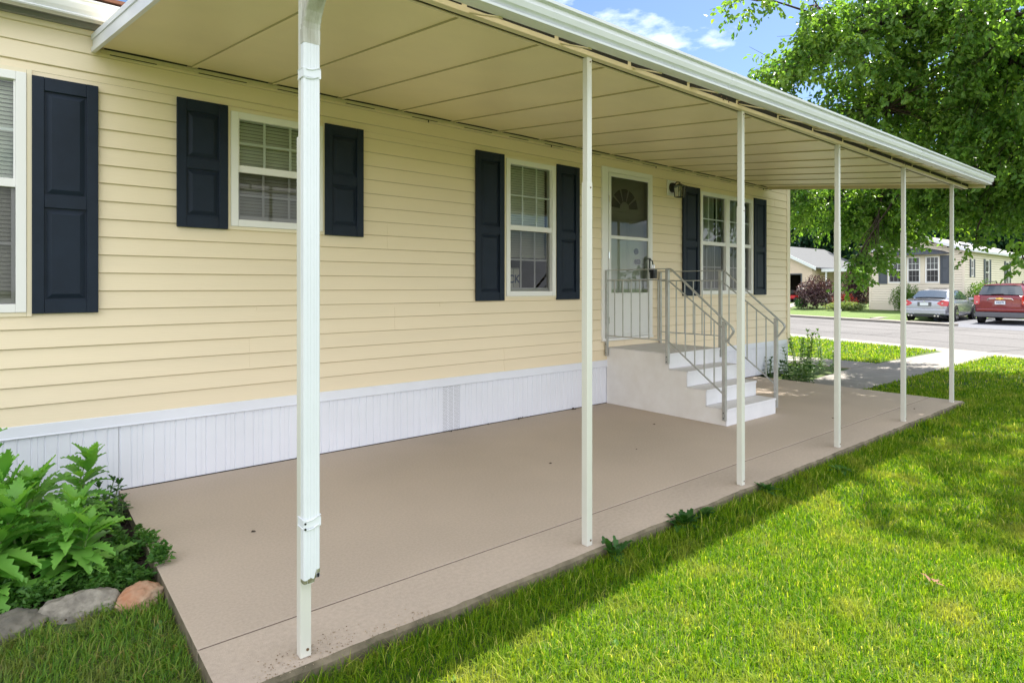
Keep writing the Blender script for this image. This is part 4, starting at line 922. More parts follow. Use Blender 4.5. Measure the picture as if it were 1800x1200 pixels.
def weed(loc, n, L, label, seed, m='leaf_dark', up=0.35, name='weed'):
    rr = random.Random(seed); mb = MB(); rnd = []
    for i in range(n):
        w = rr.uniform(0, 6.28); el = rr.uniform(0.1, 1.1) * up * 2; LL = L * rr.uniform(0.6, 1.2)
        b = Vector(loc) + Vector((rr.uniform(-1, 1) * 0.03, rr.uniform(-1, 1) * 0.02, rr.uniform(0, 0.02)))
        c = toothed_leaf(mb, b, (math.cos(w) * math.cos(el), math.sin(w) * math.cos(el), math.sin(el)), (0, 0, 1), LL, LL * 0.17, 4, rr.uniform(0.1, 0.4)); rnd += [rr.random()] * c
    e = empty(name, loc, label=label, cat='weed', group='weeds along the patio edge')
    o = mb.build('foliage', m, e, recalc=False, smooth=True); a = o.data.attributes.new('rnd', 'FLOAT', 'POINT'); a.data.foreach_set('value', rnd)
weed((2.44, -2.70, -0.05), 16, 0.13, 'weed with an upright spike at the slab edge by the second post', 2, 'leaf_dark', 0.6)
weed((3.05, -2.71, -0.05), 40, 0.12, 'broad weed clump at the slab edge short of the third post', 3, 'leaf_dark', 0.5)
weed((3.27, -2.70, -0.05), 26, 0.10, 'smaller weed clump touching the slab just before the third post', 4, 'leaf_dark', 0.5)
weed((4.0, -2.72, -0.05), 22, 0.10, 'weed rosette at the slab edge right of the third post', 5, 'leaf_dark', 0.4)
weed((4.9, -2.84, -0.05), 14, 0.10, 'pale rosette in the shaded grass before the fourth post', 6, 'leaf_weed', 0.3)
weed((0.66, -2.00 - 0.72, -0.10), 14, 0.10, 'weed at the foot of the slab corner below the first post', 7, 'leaf_weed', 0.5)
weed((0.43, -1.95, -0.11), 16, 0.09, 'weeds growing against the side of the slab', 9, 'leaf_weed', 0.5)
weed((3.05, -5.35, -0.10), 8, 0.10, 'broad leaved weed out in the sunny lawn', 12, 'leaf_weed', 0.25)

# leaf litter on the slab and one curled leaf on the grass
def litter():
    pts = [(3.2, -1.4), (4.05, -1.55), (4.9, -1.1), (6.6, -2.1), (7.8, -2.45), (1.0, -1.3)]
    P = np.array([(x + random.uniform(-.01, .01), y + random.uniform(-.01, .01), 0.003) for x, y in pts]); 
    Q = np.stack([rng.uniform(3.1, 5.3, 60), rng.uniform(-0.05, -0.015, 60), np.full(60, 0.004)], 1); Q = Q[(Q[:, 0] < 3.45) | (np.abs(np.sin(Q[:, 0] * 5)) > 0.72)]
    d = rng.normal(size=(len(P), 3)); d[:, 2] = 0.05
    d2 = rng.normal(size=(len(Q), 3)); d2[:, 2] = 0.3
    leaves('leaf_litter', np.concatenate([P, Q]), 0.030, 0.016, 'litter_dark', dirs=np.concatenate([d, d2]), kind='stuff', label='scattered dead leaf bits on the patio and along the skirting', cat='leaf litter')
    G = np.stack([rng.uniform(0.62, 1.35, 420), rng.uniform(-2.68, -2.52, 420), np.full(420, 0.001)], 1)[:300]; G = G[(G[:, 1] < -2.56 + 0.05 * np.sin(G[:, 0] * 9)) | (rng.random(len(G)) < 0.2)]
    d = rng.normal(size=(len(G), 3)); d[:, 2] = 0.1
    leaves('concrete_grit', G, 0.007, 0.005, 'litter', dirs=d, kind='stuff', label='crumbled grit on the slab at the foot of the first post', cat='grit')
litter()
weed((3.36, -3.88, -0.03), 8, 0.04, 'curled brown dead leaf lying on the sunny lawn', 31, 'litter_dead', 0.4, name='dead_leaf')

# ------------------------------------------------------------------ plants at the far corner of the home
def bush(name, loc, rx, ry, rz_, n, L, W, m, label, seed=1, stems=8, cat='shrub', group=None, core=True, gap=0.0):
    e = empty(name, loc, label=label, cat=cat, group=group); r0 = np.random.default_rng(seed)
    u = r0.normal(size=(n, 3)); u /= np.linalg.norm(u, axis=1)[:, None]; q = r0.random(n) ** 0.45
    wob = np.array([1 + 0.28 * mnoise.noise(Vector(p) * 2.3 + Vector((seed, 0, 0))) + 0.15 * mnoise.noise(Vector(p) * 6 + Vector((seed, 4, 0))) for p in u])
    P = u * (q * wob)[:, None] * np.array([rx, ry, rz_]); P[:, 2] = P[:, 2] + rz_ * 0.95; P = P[P[:, 2] > 0.02]
    keep = np.array([mnoise.noise(Vector(p) * (2.2 / max(rx, 0.3)) + Vector((0, seed, 1))) > gap - 0.5 for p in P]); P = P[keep]; u2 = P - np.array([0, 0, rz_ * 0.6])
    d = u2 / (np.linalg.norm(u2, axis=1)[:, None] + 1e-6) + r0.normal(size=(len(P), 3)) * 0.7
    leaves('foliage', P + np.array(loc), L, W, m, dirs=d, parent=e)
    mb = MB()
    for i in range(stems):
        a = r0.uniform(0, 6.28); t = Vector((math.cos(a) * rx * 0.6, math.sin(a) * ry * 0.6, rz_ * r0.uniform(1.0, 1.6))); b = Vector(loc)
        mb.tube([b, b + t * 0.5 + Vector((0, 0, 0.1 * rz_)), b + t], [0.012 * rz_ + 0.003, 0.008 * rz_ + 0.002, 0.003], 5)
    mb.build('branch', 'bark', e); return e
plant('corner_plant', (9.35, -0.38, -0.1), 0.62, 6, 0.13, 'leggy plant at the far house corner left of its neighbour', m='leaf_hedge', seed=51, group='plants at the far corner of the home', spread=0.22, whorls=9, teeth=3)
plant('corner_plant', (9.95, -0.30, -0.1), 0.72, 8, 0.13, 'bushy plant past the far house corner with seed heads', m='leaf_hedge', seed=52, group='plants at the far corner of the home', spread=0.28, whorls=10, teeth=3)
plant('corner_plant', (9.25, -0.55, -0.1), 0.30, 8, 0.12, 'low spreading plant at the edge of the patio end', m='leaf_dark', seed=53, group='plants at the far corner of the home', spread=0.28, whorls=6, teeth=3)
plant('corner_plant', (10.5, -0.42, -0.1), 0.78, 5, 0.12, 'tallest wispy plant beside the walkway behind the fourth post', m='leaf_hedge', seed=54, group='plants at the far corner of the home', spread=0.22, whorls=11, teeth=3)
plant('corner_plant', (9.0, -0.12, -0.1), 0.34, 6, 0.11, 'dark plant tucked against the white skirting by the patio end', m='leaf_dark', seed=55, group='plants at the far corner of the home', spread=0.2, whorls=6, teeth=3)

# ------------------------------------------------------------------ the big tree by the road
def big_tree():
    T = Vector((12.9, -4.35, -0.12)); e = empty('shade_tree', T, label='large leafy shade tree with branches hanging over the far end of the awning', cat='tree')
    # crown masses: centre, radii, number of sprigs
    C = TREE_MASSES
    wood = MB(); fork = T + Vector((-0.25, 0.15, 2.3)); top = T + Vector((-0.5, 0.3, 5.2))
    wood.tube([T + Vector((0, 0, -0.1)), T + Vector((0, 0, 0.25)), T + Vector((-0.1, 0.05, 1.2)), fork, T + Vector((-0.4, 0.2, 3.6)), top, T + Vector((-0.6, 0.2, 7.5))], [0.36, 0.26, 0.22, 0.20, 0.15, 0.10, 0.03], 12)
    tw = MB(); pos = []; dirs = []; sizes = []; rr = random.Random(5); rnd = []
    nodes = []
    def limb(p0, p1, sag, r0, r1, n=10):
        mid = p0.lerp(p1, 0.5) + Vector((0, 0, sag)); path = []
        for i in range(n + 1):
            t = i / n; p = p0 * (1 - t) ** 2 + mid * 2 * t * (1 - t) + p1 * t * t
            p = p + Vector((mnoise.noise(p * 1.3), mnoise.noise(p * 1.3 + Vector((9, 0, 0))), mnoise.noise(p * 1.3 + Vector((0, 9, 0))))) * 0.22 * math.sin(t * 3.1); path.append(p)
        wood.tube(path, [r0 + (r1 - r0) * i / n for i in range(n + 1)], 8); return path
    for tgt, a_, sag, r0 in ((Vector((11.94, -2.2, 5.91)), 0.9, 0.3, 0.10), (Vector((12.52, -0.86, 4.15)), 0.25, 0.5, 0.085), (Vector((13.44, 0.71, 3.31)), 0.15, 0.6, 0.045), (Vector((9.6, -5.2, 5.2)), 0.6, 0.4, 0.08), (Vector((11.5, -1.2, 6.4)), 0.9, 0.4, 0.07), (Vector((10.4, -0.55, 5.53)), 1.0, 0.5, 0.06), (Vector((13.4, -7.0, 5)), 0.5, 0.4, 0.07), (Vector((15.2, -3.6, 5.6)), 0.8, 0.3, 0.07)):
        nodes += limb(fork.lerp(top, a_), tgt, sag, r0, 0.018)
    for ci, (c, rad, ns, LS) in enumerate(C):
        c = Vector(c); st_ = min(nodes, key=lambda q: (q - c).length + (0.4 if q.z > c.z + 0.5 else 0))
        mid = st_.lerp(c, 0.5) + Vector((rr.uniform(-.2, .2), rr.uniform(-.2, .2), 0.15 + 0.2 * rr.random()))
        path = []
        for i in range(9):
            t = i / 8; p = st_ * (1 - t) ** 2 + mid * 2 * t * (1 - t) + c * t * t; p = p + Vector((mnoise.noise(p * 1.7), mnoise.noise(p * 1.7 + Vector((9, 0, 0))), mnoise.noise(p * 1.7 + Vector((0, 9, 0))))) * 0.12 * math.sin(t * 3.1); path.append(p)
        r0 = 0.012 + 0.012 * max(rad); wood.tube(path, [r0 * (1 - 0.8 * i / 8) + 0.006 for i in range(9)], 7)
        for s_ in range(ns):
            for _ in range(12):
                u = Vector((rr.gauss(0, 1), rr.gauss(0, 1), rr.gauss(0, 1))).normalized(); q = rr.random() ** 0.45
                p = c + Vector((u.x * rad[0], u.y * rad[1], u.z * rad[2])) * q
                if mnoise.noise(p * 0.95 + Vector((3.3, 1.7, 0))) > 0.0: break
            out = (p - c); out = out.normalized() if out.length > 0.01 else Vector((0, 0, 1))
            dv = (out * 0.7 + Vector((rr.gauss(0, .5), rr.gauss(0, .5), rr.uniform(-0.75, 0.15)))).normalized(); ln = rr.uniform(0.25, 0.55) * (0.8 if max(rad) < 0.5 else 1)
            n = int(rr.uniform(15, 26)); a = path[min(8, 4 + rr.randrange(5))]
            if rr.random() < 0.5: tw.tube([a, a.lerp(p, 0.5) + Vector((0, 0, 0.06)), p, p + dv * ln], [0.010, 0.007, 0.004, 0.002], 4, cap=False)
            base = rr.random() * 0.55
            for i in range(n):
                t = (i + 0.5) / n; x = p + dv * ln * t + Vector((0, 0, -0.12 * t * t)) + Vector((rr.gauss(0, .035), rr.gauss(0, .035), rr.gauss(0, .03)))
                w = Vector((rr.gauss(0, 1), rr.gauss(0, 1), rr.gauss(0, .6) - 0.75)) + dv * 0.5
                pos.append(x); dirs.append(w); sizes.append(LS); rnd.append(min(1, base + 0.45 * rr.random()))
    pos = np.array([tuple(p) for p in pos]); dirs = np.array([tuple(p) for p in dirs]); sizes = np.array(sizes)
    wood.build('trunk', 'bark', e, smooth=True); tw.build('twigs', 'bark', e)
    print('tree leaves', len(pos))
    leaves('crown', pos, sizes, sizes * 0.62, 'leaf', dirs=dirs, parent=e, rnd=np.array(rnd))
TREE_MASSES = []
def tree_masses():
    for c, r, ns in (
        ((12.06, -2.43, 4.92), (1.7, 1.7, 1.3), 330),
        ((11.75, -1.52, 5.58), (1.4, 1.6, 1.0), 240),
        ((10.87, -0.8, 5.58), (1.0, 1.3, 0.8), 150),
        ((10.19, -0.5, 5.03), (0.75, 0.9, 0.5), 75),
        ((9.59, -0.27, 4.73), (0.45, 0.6, 0.32), 30),
        ((8.82, -0.03, 5.79), (0.28, 0.4, 0.2), 12),
        ((9.77, -0.42, 5.86), (0.35, 0.5, 0.45), 28),
        ((11.38, -0.97, 4.41), (1.0, 1.4, 0.75), 150),
        ((12.76, -1.58, 4.43), (1.3, 1.6, 0.9), 190),
        ((12.59, -2.47, 3.82), (1.3, 1.5, 0.9), 230),
        ((13.32, -1.77, 3.46), (1.2, 1.5, 0.75), 170),
        ((13.63, -0.99, 3.29), (1.2, 1.4, 0.6), 140),
        ((13.1, -2.37, 3.06), (0.9, 1.2, 0.6), 110),
        ((13.62, -0.21, 3.16), (1.2, 1.2, 0.75), 130),
        ((13.44, 0.71, 3.25), (1.1, 1.0, 0.6), 100),
        ((13.19, 1.43, 3.49), (0.7, 0.6, 0.5), 48),
        ((13.28, 1.35, 3.93), (0.9, 0.9, 0.45), 50),
        ((13.22, -0.14, 2.56), (0.65, 0.7, 0.3), 50),
        ((12.59, -0.15, 1.97), (0.3, 0.35, 0.26), 20),
        ((12.07, -0.11, 1.64), (0.16, 0.2, 0.16), 8),
        ((13.95, -0.36, 2.53), (0.35, 0.4, 0.14), 12),
        ((14.18, -0.93, 2.88), (0.7, 0.7, 0.15), 26),
        ((12.91, -1.83, 2.13), (0.16, 0.2, 0.2), 6),
        ((10.36, -2.97, 1.97), (0.25, 0.3, 0.06), 5),
        ((9.82, -3.04, 1.71), (0.2, 0.25, 0.05), 3),
        ((13.87, -2.23, 2.73), (0.7, 0.8, 0.2), 36),
    ):
        TREE_MASSES.append((c, r, int(ns * 1.3), 0.092))
    # the rest of the crown, above and beyond the picture, which throws the shade on lawn and patio
    for c, r, ns in (((12.6, -4.4, 6.6), (2.6, 2.4, 1.6), 420), ((9.6, -5.2, 5.4), (1.8, 1.5, 1.2), 330), ((10.0, -2.8, 6.2), (1.9, 1.6, 1.3), 330), ((11.5, -1.2, 6.6), (2.0, 1.6, 1.3), 240), ((13.2, -7.0, 5.0), (2.2, 1.8, 1.3), 220), ((15.2, -3.6, 5.6), (1.8, 2.2, 1.5), 180), ((8.2, -4.1, 5.2), (1.0, 1.1, 0.8), 150), ((10.9, -6.8, 4.6), (1.4, 1.2, 1.0), 150)):
        TREE_MASSES.append((c, r, int(ns * 0.55), 0.095))
tree_masses(); big_tree()

# ------------------------------------------------------------------ far trees
def far_tree(seed, H_, Rr, n):
    e = empty('woodland_tree', (0, 0, 0)); r0 = np.random.default_rng(seed); rr = random.Random(seed)
    mb = MB(); mb.tube([(0, 0, -0.3), (0.1, 0, H_ * 0.4), (0, 0.1, H_ * 0.85)], [0.35, 0.25, 0.06], 8)
    P = []; D = []; rn = []
    nb = 46
    for i in range(nb):
        t = (i + 0.5) / nb; z = H_ * (0.10 + 0.88 * t); env = Rr * (math.sin(math.pi * min(1, 0.18 + 0.80 * t)) ** 0.7); a = rr.uniform(0, 6.28); q = env * rr.uniform(0.25, 0.95); c = np.array([math.cos(a) * q, math.sin(a) * q, z]); r = rr.uniform(0.9, 1.7) * Rr / 4
        m = n // nb; u = r0.normal(size=(m, 3)); u /= np.linalg.norm(u, axis=1)[:, None]; pp = c + u * (r * r0.random(m)[:, None] ** 0.4) * np.array([1, 1, 0.65]); P.append(pp); D.append(u + r0.normal(size=(m, 3)) * 0.6); rn.append(np.clip(rr.random() * 0.6 + r0.random(m) * 0.4, 0, 1))
        if i % 3 == 0: mb.tube([(0, 0, z * 0.7), tuple(c)], [0.09, 0.03], 5)
    mb.build('trunk', 'bark', e); leaves('crown', np.concatenate(P), 0.42, 0.30, 'leaf_far', dirs=np.concatenate(D), parent=e, rnd=np.concatenate(rn)); return e
protos = [far_tree(61, 15, 4.6, 9000), far_tree(62, 18, 5.2, 10000), far_tree(63, 13, 4.2, 8000)]
FT = [(68, 44, 0, 1.0, 'woodland tree showing in the gap right beside the house corner'), (74, 38, 1, 1.1, 'second woodland tree from the house corner behind the grey roof'), (70, 30, 2, 1.2, 'shorter round woodland tree above the grey garage roof end'), (72, 24, 1, 1.0, 'tall woodland tree behind the left half of the neighbour home'), (69, 18.5, 0, 1.1, 'woodland tree behind the gable peak of the neighbour home'),
      (71, 13, 2, 1.25, 'round woodland tree over the neighbour roof ridge'), (68, 8, 1, 1.0, 'tall woodland tree above the roof vent of the neighbour home'), (70, 3.5, 0, 1.15, 'woodland tree behind the back end of the neighbour home'), (67, -2, 1, 1.0, 'woodland tree at the right edge behind the maroon car'), (82, 28, 1, 1.3, 'tallest woodland tree in the back row left of centre'), (84, 14, 1, 1.3, 'back row woodland tree right of the neighbour gable'), (82, 48, 1, 1.2, 'back row woodland tree nearest our house corner')]
for i, (x, y, k, s, lab) in enumerate(FT):
    if i < 1 or (k == 1 and i == 1) or (k == 2 and i == 2): o = protos[k]
    else:
        o = protos[k].copy(); COL.objects.link(o)
        for ch in protos[k].children: c = ch.copy(); COL.objects.link(c); c.parent = o
    o.location = (x, y, 0.1); o.scale = (s, s, s); o.rotation_euler = (0, 0, i * 1.3); tag(o, label=lab, cat='tree', group='trees of the wood behind the houses')

# ------------------------------------------------------------------ neighbour home across the road
NX, NY0, NY1, NZ = 36.4, 4.11, 8.39, 0.10
nb_ = empty('neighbour_home', (40, 6.2, NZ), label='cream manufactured home across the road with a three window bay and slate shutters', cat='house')
def neighbour():
    W = Map('W', NX); Sd = Map('S', NY0); yc = (NY0 + NY1) / 2; ze, zp = 3.24, 4.02; z0 = 0.62; xb = 50.5
    bay = [(W_y0, W_y1) for W_y0, W_y1 in ((7.42, 6.72), (6.60, 5.90), (5.66, 4.96))]
    ys = [(6.78, 7.48), (5.98, 6.58), (5.14, 5.76)]
    holes = [(a, b, 1.60, 2.96) for a, b in ys]
    mb = MB()
    siding(mb, W, NY0, NY1, z0, ze, 0.125, z0, [(a - .026, b + .026, c - .026, d + .026) for a, b, c, d in holes], joints=False, lap=0.016, mats_=(0, 1), gh=0.014)
    siding(mb, W, NY0, NY1, ze, zp, 0.125, z0, (), joints=False, lap=0.016, mats_=(0, 1), gh=0.014, top=lambda z: (NY0 + (z - ze) / (zp - ze) * (yc - NY0), NY1 - (z - ze) / (zp - ze) * (NY1 - yc)))
    sh = [(37.55, 37.98, 1.92, 2.78), (40.2, 40.95, 1.5, 2.85), (44.5, 45.3, 1.5, 2.85)]
    siding(mb, Sd, NX, xb, z0, ze, 0.125, z0, [(a - .026, b + .026, c - .026, d + .026) for a, b, c, d in sh], joints=False, lap=0.016, mats_=(0, 1), gh=0.014)
    mb.build('wall', ['nsiding', 'nsiding_lap_shade'], nb_, recalc=False)
    mb = MB(); mb.box(NX - 0.02, xb, NY0 - 0.004, NY0 + 0.02, -0.1, 0.62); mb.box(NX - 0.004, NX + 0.02, NY0 + 0.02, NY1, -0.1, 0.50); mb.box(NX - 0.02, NX, NY0 + 0.02, NY1, 0.50, 0.62)
    y = NY0 + 0.1
    while y < NY1: mb.box(NX - 0.007, NX - 0.004, y, y + 0.012, -0.1, 0.50); y += 0.13
    mb.build('skirting', 'nsiding', nb_)
    mb = MB(); mb.box(NX - 0.03, NX + 0.06, NY0 - 0.03, NY0 + 0.06, NZ, ze); mb.box(NX - 0.03, NX + 0.06, NY1 - 0.06, NY1 + 0.03, NZ, ze); mb.build('corner_trim', 'nsiding', nb_)
    mb = MB(); mb.box(NX, xb, NY1 - 0.02, NY1, NZ, ze); mb.box(xb - 0.02, xb, NY0, NY1, NZ, ze + 0.3); mb.build('back_wall', 'nsiding', nb_)
    # roof
    ov = 0.28; x0, x1 = NX - 0.30, xb + 0.2; sl = (zp - ze) / (yc - NY0)
    mb = MB(); t = 0.13
    for sg, ye in ((-1, NY0 - ov), (1, NY1 + ov)):
        zl = ze - sl * ov + 0.05; mb.add([(x0, ye, zl), (x1, ye, zl), (x1, yc, zp + 0.07), (x0, yc, zp + 0.07), (x0, ye, zl + t * 0.4), (x1, ye, zl + t * 0.4), (x1, yc, zp + 0.07 + t * 0.4), (x0, yc, zp + 0.07 + t * 0.4)], [(0, 3, 2, 1), (4, 5, 6, 7), (0, 1, 5, 4), (1, 2, 6, 5), (2, 3, 7, 6), (3, 0, 4, 7)])
    rf = mb.build('roof', 'roof_white', nb_)
    mb = MB(); mb.box(x0, x1, NY0 - ov - 0.06, NY0 - ov - 0.002, ze - sl * ov + 0.0, ze - sl * ov + 0.12)
    for sg, ye in ((-1, NY0 - ov), (1, NY1 + ov)):
        zl = ze - sl * ov - 0.03; mb.add([(x0 - 0.03, ye, zl), (x0 - 0.03, yc, zp + 0.0), (x0 - 0.03, yc, zp + 0.16), (x0 - 0.03, ye, zl + 0.16), (x0 - 0.002, ye, zl), (x0 - 0.002, yc, zp), (x0 - 0.002, yc, zp + 0.16), (x0 - 0.002, ye, zl + 0.16)], [(0, 1, 2, 3), (4, 7, 6, 5), (0, 4, 5, 1), (1, 5, 6, 2), (2, 6, 7, 3), (3, 7, 4, 0)])
    mb.build('fascia', 'alu_white', rf)
    mb = MB(); mb.tube([(41.2, 4.75, 3.4), (41.2, 4.75, 3.75)], 0.10, 12); mb.tube([(41.2, 4.75, 3.75), (41.2, 4.75, 3.80), (41.2, 4.75, 3.88)], [0.12, 0.26, 0.24], 12); mb.build('roof_vent', 'chrome', rf)
    mb = MB(); mb.box(38.2, 38.9, 4.5, 5.0, 3.45, 3.62); mb.build('roof_box', 'slate', rf, bevel=0.03)
    for a, b, c, d in holes: window(nb_, W, a, b, c, d, (c + d) / 2, fine=False, blind=False, trim='nsiding', depth=0.5)
    window(nb_, Sd, *sh[0], 2.35, cols=1, fine=False, blind=False, trim='nsiding')
    for q in sh[1:]: window(nb_, Sd, *q, 2.18, cols=2, fine=False, blind=False, trim='nsiding')
    for a, b in ((7.52, 7.95), (4.68, 5.10)): shutter(nb_, W, a, b, 1.55, 2.99, 2.27, m='slate', fine=False)
    for a, b, c, d in sh:
        w = 0.20 if b - a < 0.6 else 0.3
        shutter(nb_, Sd, a - 0.03 - w, a - 0.03, c - 0.04, d + 0.04, (c + d) / 2, m='slate', fine=False); shutter(nb_, Sd, b + 0.03, b + 0.03 + w, c - 0.04, d + 0.04, (c + d) / 2, m='slate', fine=False)
    # white panel round the bay and its curved slate hood
    mb = MB(); 
    for a, b in ((4.99 + 0.12, 5.14 - .03), (5.79, 5.95), (6.61, 6.75)): mb.box(NX - 0.04, NX - 0.018, a, b, 1.57, 3.0)
    mb.build('bay_casing', 'nsiding', nb_)
    mb = MB(); n = 16; lo = []; 
    for i in range(n + 1):
        t = i / n; y = 4.72 + (7.78 - 4.72) * t; h = 0.30 * math.sin(math.pi * t) ** 0.8; o = 0.55 * math.sin(math.pi * t) ** 0.5
        lo.append([(NX - 0.02, y, 3.06), (NX - 0.03 - o, y, 3.06), (NX - 0.03 - o, y, 3.10), (NX - 0.02, y, 3.12 + h)])
    mb.loft(lo); mb.build('bay_hood', 'slate', nb_, smooth=False)
neighbour()
# garage beyond
gar = empty('neighbour_garage', (52, 19, 0.2), label='pinkish garage with grey shingle roof and open door seen past the house corner', cat='garage')
def garage():
    gx = 49.6; y0, y1 = 17.45, 24.6; yc = 21.0; ze, zp = 3.10, 4.9; W = Map('W', gx); xb = 60; z0 = 0.0
    mb = MB(); hole = (18.35, 22.6, 0.0, 2.42)
    siding(mb, W, y0, y1, z0, ze, 0.2, z0, [hole], joints=False, lap=0.012)
    siding(mb, W, y0, y1, ze, zp, 0.2, z0, (), joints=False, lap=0.012, top=lambda z: (y0 + (z - ze) / (zp - ze) * (yc - y0), y1 - (z - ze) / (zp - ze) * (y1 - yc)))
    mb.box(gx, xb, y0, y0 + 0.1, 0, ze); mb.box(gx, xb, y1 - .1, y1, 0, ze); mb.build('wall', 'nsiding_pink', gar, recalc=False)
    sl = (zp - ze) / (yc - y0); ov = 0.45; mb = MB(); x0 = gx - 0.35
    for ye in (y0 - ov, y1 + ov): mb.add([(x0, ye, ze - sl * ov), (xb, ye, ze - sl * ov), (xb, yc, zp), (x0, yc, zp), (x0, ye, ze - sl * ov + .1), (xb, ye, ze - sl * ov + .1), (xb, yc, zp + .1), (x0, yc, zp + .1)], [(0, 3, 2, 1), (4, 5, 6, 7), (0, 1, 5, 4), (1, 2, 6, 5), (2, 3, 7, 6), (3, 0, 4, 7)])
    rf = mb.build('roof', 'shingle_gray', gar)
    mb = MB()
    for ye in (y0 - ov, y1 + ov): mb.add([(x0 - .04, ye, ze - sl * ov - .14), (x0 - .04, yc, zp - .14), (x0 - .04, yc, zp + .12), (x0 - .04, ye, ze - sl * ov + .12), (x0 - .002, ye, ze - sl * ov - .14), (x0 - .002, yc, zp - .14), (x0 - .002, yc, zp + .12), (x0 - .002, ye, ze - sl * ov + .12)], [(0, 1, 2, 3), (4, 7, 6, 5), (0, 4, 5, 1), (1, 5, 6, 2), (2, 6, 7, 3), (3, 7, 4, 0)])
    mb.build('fascia', 'alu_white', rf)
    mb = MB(); c = [(gx, 18.2, 0.1), (gx, 22.7, 0.1), (gx, 22.7, 2.6), (gx, 18.2, 2.6), (gx + 6, 18.2, 0.1), (gx + 6, 22.7, 0.1), (gx + 6, 22.7, 2.6), (gx + 6, 18.2, 2.6)]
    mb.add(c, [(4, 5, 6, 7), (0, 1, 5, 4), (1, 2, 6, 5), (2, 3, 7, 6), (3, 0, 4, 7)]); mb.build('garage_interior', 'inside', gar, recalc=False)
    mb = MB(); mb.box(gx - .03, gx + .02, 18.25, 18.35, 0, 2.5); mb.box(gx - .03, gx + .02, 18.35, 22.6, 2.42, 2.52); mb.build('door_frame', 'trim_grey', gar)
garage()
mw = empty('lawn_mower', (49.5, 18.9, 0.16), label='red garden tractor at the mouth of the open garage', cat='mower')
mb = MB(); mb.box(49.1, 50.0, 18.65, 19.15, 0.48, 0.72); mb.box(49.0, 49.4, 18.62, 19.18, 0.42, 0.60); mb.build('body', 'red_paint', mw, bevel=0.06)
mb = MB(); mb.box(49.2, 49.5, 18.75, 19.05, 0.80, 0.88); mb.box(49.12, 49.2, 18.75, 19.05, 0.85, 1.15); mb.build('seat', 'black', mw, bevel=0.03)
for x_, r_ in ((49.2, 0.22), (49.85, 0.16)):
    for y_ in (18.55, 19.15): mb = MB(); mb.disc((x_, y_, 0.15 + r_), (0, 1, 0), r_, 0.14, 18); mb.build('wheel', 'tyre', mw, bevel=0.02)
# side wing of the garage: carport canopy
cp = empty('carport', (53, 14, 0.15), label='low white carport canopy on thin posts behind the purple shrubs', cat='carport')
mb = MB(); mb.box(50.2, 60, 12.6, 17.0, 2.62, 2.86); mb.build('canopy', 'alu_white', cp)
for x_, y_ in ((50.4, 16.7), (50.4, 12.8), (55, 12.8)): mb = MB(); mb.box(x_ - .05, x_ + .05, y_ - .05, y_ + .05, 0, 2.62); mb.build('post', 'alu_white', cp)
nh = empty('cream_house', (64, 14, 0.15), label='long cream house wall showing between shrubs beyond the carport', cat='house')
mb = MB(); siding(mb, Map('W', 60.1), 9.5, 17.3, 0.0, 3.0, 0.15, 0.0, (), joints=False); mb.build('wall', 'nsiding', nh, recalc=False)
mb = MB(); mb.add([(59.7, 9.2, 3.0), (68, 9.2, 3.0), (68, 17.4, 3.0), (59.7, 17.4, 3.0), (64, 9.2, 4.3), (64, 17.4, 4.3)], [(0, 3, 2, 1), (0, 4, 5, 3), (1, 2, 5, 4), (0, 1, 4), (3, 5, 2)]); mb.build('roof', 'shingle_gray', nh)

# shrubs across the road
bush('purple_shrub', (36.6, 11.35, 0.12), 1.05, 1.15, 0.98, 5200, 0.10, 0.06, 'leaf_purple', 'purple leaved shrub between the open garage and the fourth post', 71, group='purple leaved shrubs across the road')
bush('purple_shrub', (37.9, 9.65, 0.12), 0.75, 0.70, 1.35, 4200, 0.10, 0.06, 'leaf_purple', 'tall purple shrub against the left corner of the neighbour home', 72, group='purple leaved shrubs across the road')
bush('red_barberry', (36.5, 9.75, 0.12), 0.6, 0.7, 0.45, 1600, 0.08, 0.045, 'leaf_red', 'low dark red shrub just right of the fourth post', 73)
bush('variegated_plant', (35.2, 9.15, 0.08), 0.5, 0.95, 0.24, 1800, 0.14, 0.06, 'leaf_hosta', 'low pale variegated clump in front of the tall purple shrub', 74, cat='plant')
bush('green_shrub', (35.5, 6.35, 0.10), 0.5, 0.70, 0.72, 3400, 0.09, 0.035, 'leaf_hedge', 'rounded green shrub under the bay window behind the fifth post', 75)
bush('green_shrub', (36.2, 3.25, 0.0), 0.6, 0.75, 0.85, 3400, 0.09, 0.05, 'leaf_hedge', 'bright green shrub between the silver and maroon cars', 76)
bush('green_shrub', (38.6, 3.3, 0.05), 0.8, 0.5, 0.66, 2600, 0.09, 0.05, 'leaf_hedge', 'green shrub behind the bright one along the side wall', 77)
bush('dark_shrub', (36.2, 12.1, 0.1), 0.4, 0.35, 0.3, 900, 0.08, 0.05, 'leaf_dark', 'small round dark green shrub left of the purple shrub', 78)
ys_ = empty('yard_sign', (32.4, 8.35, -0.05), label='small white yard sign on a thin stake in the far lawn', cat='sign')
mb = MB(); mb.rbar((32.4, 8.35, -0.1), (32.4, 8.35, 0.16), 0.012, 0.012); mb.build('stake', 'trim_grey', ys_)
mb = MB(); mb.rbar((32.38, 8.42, 0.20), (32.38, 8.27, 0.16), 0.02, 0.17); mb.build('panel', 'paper', ys_)

